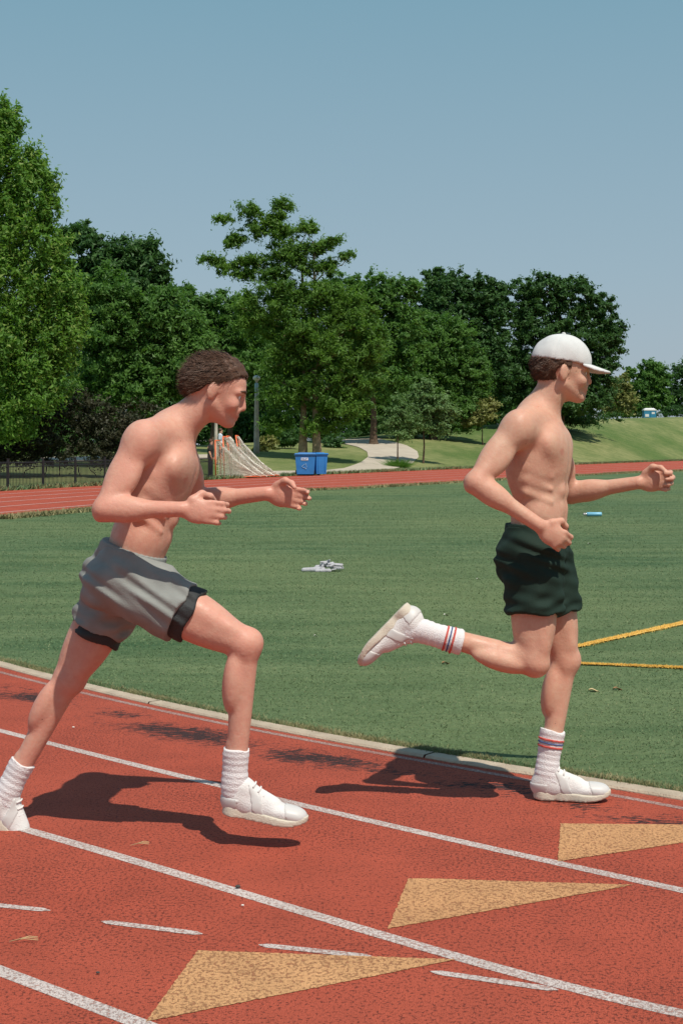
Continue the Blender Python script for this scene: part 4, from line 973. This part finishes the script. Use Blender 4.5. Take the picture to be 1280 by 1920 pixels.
    # flush on knees, elbows, shoulders, knuckles
    for k_ in ('knL', 'knR', 'elL', 'elR', 'wrL', 'wrR'): col[:, 1] = np.maximum(col[:, 1], np.exp(-(np.linalg.norm(P3 - J[k_], axis=1) / 0.08) ** 2))
    ca = me.color_attributes.new('tint', 'FLOAT_COLOR', 'POINT'); ca.data.foreach_set('color', col.ravel())
    link('body', me, skin, root); 
    return dict(root=root, F=F, H=H, ax=ax, f=f, w=w, up=up, hip=hip, u=u, fP=fP, wP=wP, at=at, fM=fM, wM=wM, lo=lo, hi=hi, h=h, J=J, s=s, hc=hc)
def skin_material(name, c, flush):
    m = mat(name, c, 0.6, spec=0.3); t = NT(m)
    n = t.noise(9.0, 4, 0.6); n2 = t.noise(120.0, 3)
    col = t.mix(t.ramp(n, [(0.35, 0.0), (0.65, 0.5)]), c, flush)
    sepc = t.N.new('ShaderNodeSeparateColor'); at_ = t.N.new('ShaderNodeAttribute'); at_.attribute_name = 'tint'; t.L.new(at_.outputs['Color'], sepc.inputs[0])
    col = t.mix(t.math('MULTIPLY', sepc.outputs[1], 0.55), col, flush)
    col = t.mix(t.math('MULTIPLY', sepc.outputs[0], 0.8), col, (flush[0] * 0.85, flush[1] * 0.55, flush[2] * 0.6))
    mot = t.noise(38.0, 4, 0.7); col = t.mix(t.ramp(mot, [(0.42, 0.35), (0.60, 0.0)]), col, (flush[0] * 0.86, flush[1] * 0.8, flush[2] * 0.8))
    mole = t.vor(14.0); col = t.mix(t.math('MULTIPLY', t.math('LESS_THAN', mole, 0.032), 0.6), col, (0.16, 0.07, 0.045))
    rg = t.ramp(t.noise(16.0, 4, 0.7), [(0.35, 0.38), (0.65, 0.68)]); t.L.new(rg, t.b.inputs['Roughness'])
    t.color(col); t.bump(t.math('ADD', t.math('MULTIPLY', n2, 0.5), t.math('MULTIPLY', mot, 1.2)), 0.35, 0.004)
    t.b.inputs['Subsurface Weight'].default_value = 0.12; t.b.inputs['Subsurface Scale'].default_value = 0.02; t.b.inputs['Subsurface Radius'].default_value = (1.0, 0.35, 0.2)
    return m
def part(name, F, m, root, sm_it=1, label=None):
    P3, Fq = F.mesh(name, sm_it); o = link(name, np_mesh(name, P3, Fq, True), m, root)
    if label: o['label'] = label
    return o
def shorts(B, m, frac, hem_r, waist=0.20, name='shorts', grow=0.0, h=0.0052):
    J = B['J']; F = Field(B['hip'] - 0.45, B['hip'] + 0.45, h); u = B['u']; s = B['s']; g = grow
    F.add(ell(B['at'](0.03), (B['fP'], B['wP'], u), (0.114 * s + g, 0.164 * s + g, 0.118 * s)), 0.03)
    F.add(ell(B['at'](0.18), (B['fM'], B['wM'], u), (0.110 * s + g, 0.152 * s + g, 0.11 * s)), 0.03)
    for sg in (1, -1): F.add(ell(B['at'](-0.02) - B['fP'] * 0.060 + B['wP'] * sg * 0.072, (B['fP'], B['wP'], u), (0.080 * s + g, 0.084 * s, 0.095 * s)), 0.03)
    cav = []
    for sd_ in 'LR':
        hp, kn = J['hip' + sd_], J['kn' + sd_]; fw = J.get('_knee' + sd_); fw = B['fP'] if fw is None else fw; th = nrm(kn - hp); fw = nrm(fw - th * (fw @ th))
        e = hp + (kn - hp) * (frac + 0.15); F.add(cone(hp, e - np.array([0, 0, 0.012]), 0.104 * s + g, hem_r + g), 0.035)
        F.add(cone(hp + fw * 0.03, hp + (kn - hp) * frac + fw * 0.022, 0.082 * s + g, 0.080 * s + g), 0.03)
        cav.append((hp, kn, th))
    # folds of loose cloth
    def folds(p):
        a = (p - B['hip']) @ nrm(B['fP'] + B['wP'] * 0.3); b = (p - B['hip']) @ u; c = (p - B['hip']) @ B['wP']
        return 0.0045 * np.sin(a * 55 + 14 * b + 9 * np.sin(b * 17)) * np.sin(b * 22 + a * 14 + 1.3) + 0.003 * np.sin(c * 60 + b * 45) + 0.002 * np.sin(b * 120 + a * 30)
    r = F.region(F.lo, F.lo + F.h * F.n, 0); F.v[r[0]] += folds(r[1]).astype(np.float32)
    F.cut(lambda p: (p - B['at'](waist)) @ u - 0.004 * np.sin(((p - B['hip']) @ B['wP']) * 25))
    for hp, kn, th in cav:   # open, slightly wavy hems
        e = hp + (kn - hp) * frac; c = hp + (kn - hp) * (frac - 0.2)
        near = lambda p, hp=hp, kn=kn: np.linalg.norm((p - hp) - np.clip((p - hp) @ nrm(kn - hp), 0, 1)[..., None] * nrm(kn - hp), axis=-1)
        other = [q for q in cav if q[0] is not hp][0]
        def hem(p, e=e, th=th, hp=hp, kn=kn, oh=other[0], ok=other[1], oth=other[2]):
            d = (p - e) @ th - 0.006 * np.sin((p @ np.array([40.0, 55.0, 20.0])))
            d1 = np.linalg.norm((p - hp) - np.clip((p - hp) @ th, 0, 0.6)[..., None] * th, axis=-1); d2 = np.linalg.norm((p - oh) - np.clip((p - oh) @ oth, 0, 0.6)[..., None] * oth, axis=-1)
            return np.where(d1 <= d2 + 0.004, d, -1)
        F.cut(hem)
        F.add((c - 0.2, e + 0.2, cone(c, e + th * 0.08, 0.066, hem_r - 0.009)[2]), 0.006, True)
    o = part(name, F, m, B['root'], 2)
    if name == 'shorts':
        W = Field(B['hip'] - 0.3, B['hip'] + 0.4, 0.0045)
        W.add(ell(B['at'](0.18), (B['fM'], B['wM'], u), (0.113 * s + g, 0.155 * s + g, 0.115 * s)), 0.03); W.add(ell(B['at'](0.03), (B['fP'], B['wP'], u), (0.116 * s + g, 0.166 * s + g, 0.12 * s)), 0.03)
        W.cut(lambda p: np.maximum((p - B['at'](waist + 0.012)) @ u, -((p - B['at'](waist - 0.055)) @ u)) + 0.0015 * np.sin((p @ np.array([260.0, 220.0, 0.0]))))
        part('waistband', W, m, o, 1)
        for q in (-1, 1) if m is not M['shorts_dark'] else ():
            b = MB(); c0 = B['at'](waist - 0.03) + B['fM'] * (0.110 * s + 0.006) + B['wM'] * 0.008 * q
            b.tube([tuple(c0), tuple(c0 - u * 0.03 + B['fM'] * 0.010 + B['wM'] * 0.006 * q), tuple(c0 - u * 0.075 + B['fM'] * 0.004 + B['wM'] * 0.012 * q)], 0.0022, 6); b.build('drawstring', M['lace'], o, True)
    return o
def shoe(B, side, heel, F_, U_, m, msole, h=0.0045, L=0.285, band=None):
    """heel: lowest rear point of the sole; F_ towards the toes, U_ up out of the shoe"""
    f, w, up = frame(F_, U_); K = L / 0.285; Q = lambda x, y, z: heel + (f * x + w * y + up * z) * K; ax = (f, w, up)
    an = B['J']['an' + side]; F = Field(heel - 0.36, heel + 0.36, h)
    F.add(ell(Q(0.045, 0, 0.050), ax, (0.048, 0.036, 0.045)), 0.02); F.add(ell(Q(0.11, 0, 0.045), ax, (0.075, 0.038, 0.042)), 0.025); F.add(ell(Q(0.20, 0.003, 0.036), ax, (0.075, 0.044, 0.029)), 0.025)
    F.add(ell(Q(0.250, 0.003, 0.033), ax, (0.030, 0.034, 0.021)), 0.02)
    F.add(cone(Q(0.052, 0, 0.07), Q(0.056, 0, 0.092), 0.040, 0.041), 0.02); F.add(cone(Q(0.085, 0, 0.088), Q(0.165, 0, 0.058), 0.027, 0.024), 0.02)
    F.add((Q(0.05, 0, 0.09) - 0.08, Q(0.05, 0, 0.14) + 0.08, cone(Q(0.054, 0, 0.088), an + (an - Q(0.054, 0, 0.088)) * 0.5, 0.033, 0.036)[2]), 0.006, True)
    F.cut(lambda p: -((p - heel) @ up) + 0.012)
    up_o = part('shoe', F, m, B['root'], 1)
    base_v = F.v.copy()
    for nm_, lo_x, hi_x, zt in (('toe_cap', 0.228, 0.40, 0.2), ('heel_counter', -0.1, 0.052, 0.062), ('side_overlay', 0.120, 0.158, 0.2)):
        O = Field(heel - 0.36, heel + 0.36, h); O.v = base_v - 0.0022
        def reg(p, lo_x=lo_x, hi_x=hi_x, zt=zt):
            q = (p - heel) @ np.array(ax).T / K; x = q[..., 0] + (0.35 * q[..., 2] if zt > 0.1 else -0.15 * q[..., 2])
            return np.maximum(np.maximum(lo_x - x, x - hi_x), np.maximum(q[..., 2] - zt, (0.024 - np.abs(q[..., 1])) if 0.1 < lo_x < 0.2 else -1.0))
        O.cut(reg); part(nm_, O, M['overlay'], up_o, 1)
    S_ = Field(heel - 0.36, heel + 0.36, h)
    for x, rr, y in ((0.045, 0.036, 0), (0.11, 0.034, 0), (0.16, 0.040, 0.002), (0.205, 0.046, 0.003), (0.250, 0.036, 0.003)):
        a_, b_ = Q(x, y, 0.0), Q(x, y, 0.03)
        def fn(p, a_=a_, rr=rr):
            q = p - a_; return np.sqrt(((q @ f)) ** 2 + (q @ w) ** 2) - rr * 1.05 * K
        S_.add((a_ - 0.09, a_ + 0.09, fn), 0.03)
    def slab(p):
        q = p - heel; x = q @ f / K; z = q @ up / K; lo_ = 0.022 * np.clip((x - 0.20) / 0.085, 0, 1) ** 2 + 0.010 * np.clip((0.03 - x) / 0.04, 0, 1) ** 2
        top = 0.033 - 0.008 * np.clip((x - 0.1) / 0.1, 0, 1) + 0.018 * np.clip((x - 0.22) / 0.06, 0, 1) ** 2 + 0.006 * np.clip((0.05 - x) / 0.05, 0, 1)
        return np.maximum(lo_ - z, z - top) * K
    S_.cut(slab); so = part('sole', S_, msole, up_o, 1)
    so.location = Vector(so.location)
    b = MB()
    for k in range(5):
        x = 0.098 + 0.019 * k; z = 0.118 - 0.0125 * k - (0.004 if k > 3 else 0)
        b.tube([tuple(Q(x, -0.025, z - 0.012)), tuple(Q(x + 0.004, -0.010, z - 0.001)), tuple(Q(x + 0.002, 0.010, z - 0.001)), tuple(Q(x, 0.025, z - 0.012))], 0.0032, 6)
    b.build('lace', M['lace'], up_o, True)
    return up_o
def sock(B, side, top, m, r_top=0.047, h=0.0045, stripes=None):
    J = B['J']; kn, an = J['kn' + side], J['an' + side]; sk = nrm(an - kn); F = Field(an - 0.30, an + 0.30, h); Ls = np.linalg.norm(an - kn)
    fw = J.get('_knee' + side); fw = nrm(fw if fw is not None else B['fP']); bk = -nrm(fw - sk * (fw @ sk))
    a0 = an - sk * top; F.add(cone(a0 + bk * 0.003, an - sk * 0.03, r_top, 0.0365), 0.02); F.add(cone(an - sk * 0.03, an + sk * 0.035, 0.0375, 0.037), 0.02); F.add(cone(an, an + nrm(J['_toe' + side]) * 0.03 + sk * 0.02, 0.036, 0.033), 0.02)
    F.add(cone(an - sk * top * 0.8 + bk * 0.02, an + bk * 0.022, 0.020, 0.016), 0.02)
    rib = lambda p: 0.0011 * np.sin(((p - an) @ sk) * 300)
    r = F.region(F.lo, F.lo + F.h * F.n, 0); F.v[r[0]] += rib(r[1]).astype(np.float32)
    F.cut(lambda p: -((p - a0) @ sk) + 0.003 * np.sin(p @ np.array([70.0, 50.0, 0])))
    o = part('sock', F, m, B['root'], 1)
    for (t, wd, mm) in (stripes or []):
        c0 = an - sk * (top - t); c1 = c0 + sk * wd; fr = 1 - t / top
        R = Field(c0 - 0.08, c1 + 0.08, 0.004); rr = 0.0365 + (r_top - 0.0365) * fr + 0.0035
        R.add(cone(c0 + bk * 0.004 - sk * 0.03, c1 + bk * 0.004 + sk * 0.03, rr, rr), 0.01)
        R.cut(lambda p, c0=c0, c1=c1: np.maximum(-((p - c0) @ sk), (p - c1) @ sk)); so = part('sock_stripe', R, mm, o, 0)
    return o
def eyes(B):
    H = B['H']
    for sg in (1, -1):
        c = H(0.077, sg * 0.032, -0.016); b = MB(); b.tube([tuple(c + B['f'] * t) for t in (-0.011, -0.009, -0.004, 0.002, 0.007, 0.010, 0.0112)], [0.002, 0.007, 0.0108, 0.0115, 0.0092, 0.0053, 0.001], 14); e = b.build('eye', M['eye_white'], B['root'], True)
        b = MB(); q = c + B['f'] * 0.0095; b.tube([tuple(q), tuple(q + B['f'] * 0.0022)], [0.0052, 0.0045], 12); b.build('iris', M['iris'], e, True)
        b = MB(); b.tube([tuple(H(0.097, sg * 0.014, 0.004)), tuple(H(0.095, sg * 0.032, 0.010)), tuple(H(0.078, sg * 0.052, 0.004))], [0.003, 0.0042, 0.002], 6); b.build('eyebrow', M['hair'], B['root'], True)
def hair(B, m, cov, n=9000, length=0.022, thick=0.012, seed=3):
    """short hair: a scalp layer plus fine locks standing on it"""
    H = B['H']; hc = B['hc']; ax = np.array(B['ax']); F = Field(hc - 0.16, hc + 0.16, 0.0045); rg = np.random.default_rng(seed)
    F.add(ell(H(-0.006, 0, 0.010), B['ax'], (0.101 + thick, 0.078 + thick, 0.094 + thick)), 0.01)
    r = F.region(F.lo, F.lo + F.h * F.n, 0); q = (r[1] - hc) @ ax.T
    F.v[r[0]] += (0.003 * np.sin(q[..., 0] * 140 + 30 * q[..., 1]) * np.sin(q[..., 2] * 130 + 50 * q[..., 1])).astype(np.float32)
    F.cut(lambda p: cov((p - hc) @ ax.T)); o = part('hair', F, m, B['root'], 1)
    P3, Fq = F.mesh('x', 1); c = hc + ax[0] * -0.006 + ax[2] * 0.01
    rel = (P3 - c) @ ax.T; out = np.linalg.norm(rel / np.array([0.101 + thick, 0.078 + thick, 0.094 + thick]), axis=1) > 0.93; idx = np.where(out)[0]; k = rg.choice(idx, n)
    dirn = nrm_rows((P3[k] - c)); flow = -ax[0] * 0.75 - ax[2] * 0.35; dd_ = nrm_rows(dirn * 0.30 + flow * 0.9 + rg.normal(0, 0.16, (n, 3))); Ls = length * rg.uniform(0.5, 1.3, n)[:, None]
    side = nrm_rows(np.cross(dd_, dirn)); b0 = P3[k] - dirn * 0.003 + rg.normal(0, 0.0015, (n, 3)); tp = b0 + dd_ * Ls - np.cross(side, dd_) * 0; wv = side * 0.0014
    V = np.stack([b0 - wv, b0 + wv, tp], 1).reshape(-1, 3); link('hair_strands', np_mesh('hair_strands', V, np.arange(3 * n).reshape(-1, 3)), m, o); return o
def nrm_rows(a): return a / np.maximum(np.linalg.norm(a, axis=1), 1e-9)[:, None]

M['eye_white'] = mat('eye_white', (0.75, 0.72, 0.70), 0.25); M['iris'] = mat('iris', (0.05, 0.03, 0.02), 0.2)
M['hair'] = mat('brown_hair', (0.085, 0.040, 0.022), 0.6, var=0.35, vscale=90); M['lace'] = mat('lace_white', (0.74, 0.72, 0.70), 0.9)
M['shoe_white'] = mat('shoe_knit_white', (0.74, 0.72, 0.70), 0.8, var=0.05, vscale=40, bump=0.35, bscale=320, spec=0.2); M['sole'] = mat('sole_foam', (0.60, 0.54, 0.44), 0.75, bump=0.2, bscale=200)
M['overlay'] = mat('shoe_overlay', (0.60, 0.585, 0.565), 0.45, spec=0.4); M['sock'] = mat('sock_cotton', (0.76, 0.73, 0.73), 0.95, bump=0.4, bscale=260, spec=0.1); M['stripe_red'] = mat('stripe_red', (0.55, 0.10, 0.08), 0.95); M['stripe_blue'] = mat('stripe_blue', (0.08, 0.12, 0.25), 0.95)
M['shorts_dark'] = mat('shorts_dark_green', (0.014, 0.030, 0.022), 0.8, var=0.15, vscale=15, bump=0.15, bscale=260, spec=0.2)
M['shorts_grey'] = mat('shorts_grey', (0.25, 0.26, 0.245), 0.85, var=0.10, vscale=15, bump=0.15, bscale=260, spec=0.2)
M['liner'] = mat('liner_dark', (0.030, 0.033, 0.034), 0.7, bump=0.2, bscale=200); M['piping'] = mat('piping_orange', (0.50, 0.20, 0.06), 0.7)
M['cap'] = mat('cap_white', (0.62, 0.62, 0.61), 0.9, var=0.05, vscale=30, bump=0.15, bscale=400, spec=0.1)
M['skin1'] = skin_material('skin_tan', (0.61, 0.375, 0.265), (0.64, 0.31, 0.22)); M['skin2'] = skin_material('skin_flushed', (0.62, 0.355, 0.26), (0.66, 0.29, 0.215))

# right runner: white cap, dark shorts
D = 5.17; j = lambda px, py, dy: P(px, py, D + dy)
sole_z = 0.004
J = dict(head=j(1052, 688, 0.0), neck=j(1008, 765, 0.0), shR=j(972, 800, -0.17), shL=j(1022, 800, 0.18), hipR=j(998, 1040, -0.095), hipL=j(1012, 1040, 0.085),
         elR=j(890, 905, -0.25), wrR=j(1010, 985, -0.27), elL=j(1068, 925, 0.25), wrL=j(1195, 905, 0.16),
         knR=j(1000, 1240, -0.13), anR=j(782, 1180, -0.10), knL=j(1058, 1238, 0.075), anL=j(1024, 1453, 0.05))
J.update(_face=np.array([1, 0.05, -0.08]), _up=np.array([0.10, 0.0, 1]), _toeL=np.array([1, -0.14, 0.0]), _toeR=np.array([-0.55, 0, -0.85]), _kneeL=np.array([1, -0.05, 0.1]), _kneeR=np.array([0.8, 0, -0.5]),
         _palmR=np.array([0.1, 0.95, -0.1]), _thumbR=np.array([0.4, 0, 0.9]), _palmL=np.array([0.1, -0.95, -0.1]), _thumbL=np.array([0.1, 0, 1.0]), _handR=np.array([0.80, 0.05, -0.55]), _handL=np.array([0.97, -0.05, 0.1]))
J['_kneeR'] = np.array([0.7, 0.0, 0.1])
B1 = human('person', 'shirtless runner in white cap, dark shorts and white socks striding over the innermost lane', J, M['skin1'], base=(J['anL'][0], J['anL'][1], 0))
shorts(B1, M['shorts_dark'], 0.56, 0.098)
heel = np.array([J['anL'][0] - 0.055, J['anL'][1] - 0.0, sole_z]); shoe(B1, 'L', heel + np.array([0, 0.008, 0]), J['_toeL'], (0, 0, 1), M['shoe_white'], M['sole'])
sk = nrm(J['anR'] - J['knR']); tf = nrm(np.array([-0.60, 0.0, -0.62])); upv = -sk + tf * (sk @ tf)
shoe(B1, 'R', J['anR'] - tf * 0.052 - nrm(upv) * 0.095, tf, upv, M['shoe_white'], M['sole'])
st = [(0.030, 0.008, M['stripe_red']), (0.044, 0.006, M['stripe_blue']), (0.056, 0.008, M['stripe_red'])]
sock(B1, 'L', 0.165, M['sock'], stripes=st); sock(B1, 'R', 0.165, M['sock'], stripes=st)
eyes(B1)
hair(B1, M['hair'], lambda q: np.maximum(np.maximum(q[..., 2] - 0.03, -(q[..., 2] + 0.055 + 0.55 * (q[..., 0] * 0))), np.maximum(q[..., 0] - 0.022, 0.030 - np.sqrt((q[..., 0] + 0.002) ** 2 + (q[..., 2] + 0.026) ** 2))), 4000, 0.012, 0.006)
H = B1['H']; Fc_ = Field(B1['hc'] - 0.22, B1['hc'] + 0.22, 0.0042); axh = np.array(B1['ax'])
Fc_.add(ell(H(-0.004, 0, 0.022), B1['ax'], (0.110, 0.088, 0.098)), 0.01)
Fc_.cut(lambda p: -(((p - B1['hc']) @ axh.T)[..., 2] - 0.018 + 0.10 * ((p - B1['hc']) @ axh.T)[..., 0] * 0.6))
def seam(p):
    q = (p - B1['hc']) @ axh.T; an_ = np.arctan2(q[..., 1], q[..., 0]); return 0.0016 * np.exp(-((np.mod(an_ + math.pi / 6, math.pi / 3) - math.pi / 6) / 0.05) ** 2) + 0.0015 * np.sin(q[..., 0] * 60 + q[..., 2] * 50) * np.sin(q[..., 1] * 50)
r_ = Fc_.region(Fc_.lo, Fc_.lo + Fc_.h * Fc_.n, 0); Fc_.v[r_[0]] += seam(r_[1]).astype(np.float32)
capo = part('cap', Fc_, M['cap'], B1['root'], 1)
Fb = Field(B1['hc'] - 0.25, B1['hc'] + 0.25, 0.0035)
def brim(p):
    q = (p - H(0.085, 0, 0.020)) @ axh.T; x, y, z = q[..., 0], q[..., 1], q[..., 2]; zz = z + 0.25 * x + 3.0 * y * y
    return np.maximum(np.sqrt((x / 0.095) ** 2 + (y / 0.075) ** 2) * 0.08 - 0.08, np.abs(zz) - 0.0042)
Fb.add((H(0.085, 0, 0.02) - 0.12, H(0.085, 0, 0.02) + 0.12, brim), 0.004); Fb.cut(lambda p: -(((p - B1['hc']) @ axh.T)[..., 0] - 0.062)); part('brim', Fb, M['cap'], capo, 1)
b = MB(); b.tube([tuple(H(-0.004, 0, 0.116)), tuple(H(-0.004, 0, 0.123)), tuple(H(-0.004, 0, 0.126))], [0.008, 0.008, 0.003], 10); b.build('cap_button', M['cap'], capo, True)

# left runner: grey shorts, bent forward
D = 4.74
J = dict(head=j(408, 722, 0.0), neck=j(330, 792, 0.0), shR=j(268, 822, -0.17), shL=j(322, 812, 0.18), hipR=j(238, 1092, -0.09), hipL=j(228, 1088, 0.09),
         elR=j(196, 955, -0.25), wrR=j(340, 955, -0.27), elL=j(372, 940, 0.26), wrL=j(500, 925, 0.20),
         knR=j(460, 1208, -0.13), anR=j(440, 1478, -0.12), knL=j(130, 1272, 0.10), anL=j(12, 1492, 0.10))
J.update(_face=np.array([1, 0.05, -0.30]), _up=np.array([0.36, 0.0, 1]), _toeR=np.array([1, -0.10, -0.20]), _toeL=np.array([0.85, -0.05, -0.75]), _kneeR=np.array([0.6, 0, 0.8]), _kneeL=np.array([1, 0, 0.0]),
         _palmR=np.array([0.1, 0.95, -0.1]), _thumbR=np.array([0.1, 0, 1.0]), _palmL=np.array([0.1, -0.95, -0.1]), _thumbL=np.array([0.1, 0, 1.0]), _handR=np.array([1, 0.0, -0.10]), _handL=np.array([0.97, -0.05, -0.15]), _curlR=(0.35, 0.8, 0.8), _curlL=(0.3, 0.7, 0.7))
B2 = human('person', 'shirtless runner with bare head and grey shorts leaning forward in mid stride', J, M['skin2'], base=(J['anR'][0], J['anR'][1], 0))
shorts(B2, M['liner'], 0.56, 0.082, name='liner', grow=-0.006); shorts(B2, M['shorts_grey'], 0.47, 0.102)
toef = nrm(np.array([1, -0.10, -0.16])); heelR = J['anR'] - toef * 0.05 + np.array([0, 0, -0.088]); shoe(B2, 'R', heelR, toef, (0.16, 0, 1), M['shoe_white'], M['sole'])
tf = nrm(np.array([0.62, -0.05, -0.66])); upv = nrm(np.array([0.66, 0, 0.62])); toe_pt = P(68, 1562, 4.80); toe_pt[2] = 0.004
shoe(B2, 'L', J['anL'] - tf * 0.055 - upv * 0.088, tf, upv, M['shoe_white'], M['sole'])
sock(B2, 'R', 0.13, M['sock'], 0.043); sock(B2, 'L', 0.13, M['sock'], 0.043)
eyes(B2)
hair(B2, M['hair'], lambda q: np.maximum(-(q[..., 2] - 0.002 - np.clip(q[..., 0] * 0.80, -0.075, 0.055) + 0.005 * np.sin(q[..., 0] * 190) * np.sin(q[..., 1] * 160 + 1)), 0.036 - np.sqrt((q[..., 0] + 0.002) ** 2 + (q[..., 2] + 0.030) ** 2 + 0.0 * q[..., 1])), 12000, 0.030, 0.006)

# two small figures by the lacrosse goals
def small(px, base_y, d, label, shirt, pants, skin, face, Ht=1.7, walk=0.10):
    x = (px - 640) / F_PX * d; z = float(terr(x, d)); k = Ht / 1.75; q = lambda a, b, c: np.array([x + a * k, d + b * k, z + c * k])
    J = dict(head=q(0.02, 0, 1.63), neck=q(0, 0, 1.46), shR=q(0, -0.17, 1.42), shL=q(0, 0.17, 1.42), hipR=q(0, -0.09, 0.92), hipL=q(0, 0.09, 0.92), elR=q(-0.03, -0.22, 1.12), wrR=q(0.05, -0.22, 0.88), elL=q(0.02, 0.22, 1.12), wrL=q(0.12, 0.2, 0.9),
             knR=q(walk * 0.7, -0.09, 0.48), anR=q(walk, -0.09, 0.09), knL=q(-walk * 0.2, 0.09, 0.48), anL=q(-walk * 1.4, 0.09, 0.10))
    J.update(_face=np.array(face, float), _up=np.array([0, 0, 1.0]), _toeL=np.array(face, float), _toeR=np.array(face, float), _kneeL=np.array(face, float), _kneeR=np.array(face, float), _palmL=np.array([0, -1, 0.]), _palmR=np.array([0, 1, 0.]), _thumbL=np.array(face, float) , _thumbR=np.array(face, float))
    B = human('person', label, J, skin, h=0.014, base=(x, d, z), face=False)
    F = Field(B['lo'], B['hi'], 0.016); s = 1.08
    F.add(ell(B['at'](0.68), (B['fM'], B['wM'], B['u']), (0.13, 0.19, 0.22)), 0.04); F.add(ell(B['at'](0.2), (B['fM'], B['wM'], B['u']), (0.125, 0.165, 0.2)), 0.05)
    for sd_ in 'LR': F.add(cone(J['sh' + sd_], J['sh' + sd_] * 0.35 + J['el' + sd_] * 0.65, 0.072, 0.06), 0.03)
    part('shirt', F, shirt, B['root'])
    F = Field(B['lo'], B['hi'], 0.016); F.add(ell(B['at'](0.0), (B['fM'], B['wM'], B['u']), (0.135, 0.175, 0.13)), 0.03)
    for sd_ in 'LR': F.add(cone(J['hip' + sd_], J['kn' + sd_], 0.105, 0.078), 0.03)
    if pants == 'long':
        for sd_ in 'LR': F.add(cone(J['kn' + sd_], J['an' + sd_], 0.07, 0.055), 0.03)
    part('trousers' if pants == 'long' else 'shorts', F, M['liner'], B['root'])
    F = Field(J['head'] - 0.15, J['head'] + 0.15, 0.012); F.add(ell(J['head'] + np.array([-0.015, 0, 0.03]), B['ax'], (0.105, 0.09, 0.095)), 0.01); part('hair', F, M['hair'], B['root'])
    for sd_ in 'LR':
        F = Field(J['an' + sd_] - 0.3, J['an' + sd_] + 0.3, 0.014); f_ = nrm(np.array(face, float)); F.add(cone(J['an' + sd_] + np.array([0, 0, -0.05]), J['an' + sd_] + f_ * 0.17 + np.array([0, 0, -0.06]), 0.045, 0.035), 0.02); part('shoe', F, M['liner'], B['root'])
M['tee_dark'] = mat('tee_dark', (0.035, 0.032, 0.030), 0.9); M['tee_pale'] = mat('tee_pale', (0.55, 0.62, 0.70), 0.9)
small(395, 893, 57.5, 'distant person in dark clothes standing behind the fence end, left of the lacrosse goals', M['tee_dark'], 'long', M['skin1'], (0.3, -0.9, 0), 1.45, 0.04)
small(413, 868, 66.0, 'distant person in pale shirt and dark shorts walking behind the lacrosse goals', M['tee_pale'], 'short', M['skin1'], (0.9, -0.3, 0), 1.7, 0.14)

# crumpled shirt: rolls and folds of one cloth heap
c = G(606, 1072); F = Field(c - np.array([0.32, 0.2, 0.03]), c + np.array([0.32, 0.25, 0.16]), 0.0055)
rs = np.random.default_rng(5); q_ = lambda x, y, z: c + np.array([x, y, z])
F.add(cone(q_(-0.20, -0.03, 0.018), q_(-0.05, -0.05, 0.024), 0.026, 0.030), 0.01); F.add(cone(q_(-0.19, 0.02, 0.012), q_(0.0, 0.04, 0.02), 0.020, 0.026), 0.008)
F.add(cone(q_(-0.07, -0.08, 0.014), q_(0.06, -0.10, 0.018), 0.018, 0.024), 0.006)
for k in range(46):
    x = rs.uniform(-0.07, 0.19); y = rs.uniform(-0.09, 0.09); zz = 0.016 + 0.080 * max(0, 1 - ((x - 0.06) / 0.15) ** 2) * max(0, 1 - (y / 0.12) ** 2) * rs.uniform(0.4, 1.3)
    a = rs.normal(0.25, 0.7); L_ = rs.uniform(0.03, 0.075); dv = np.array([math.cos(a), math.sin(a), rs.normal(0, 0.15)]) * L_
    F.add(cone(q_(x, y, zz) - dv * 0.5, q_(x, y, zz + 0.004) + dv * 0.5, rs.uniform(0.009, 0.016), rs.uniform(0.007, 0.014)), 0.004)
F.cut(lambda p: 0.004 - p[..., 2])
P3, Fq = F.mesh('crumpled_shirt', 1)
tag(link('crumpled_shirt', np_mesh('crumpled_shirt', P3, Fq, True), M['cloth']), 'pale grey shirt dropped in a crumpled heap on the green turf', 'shirt')
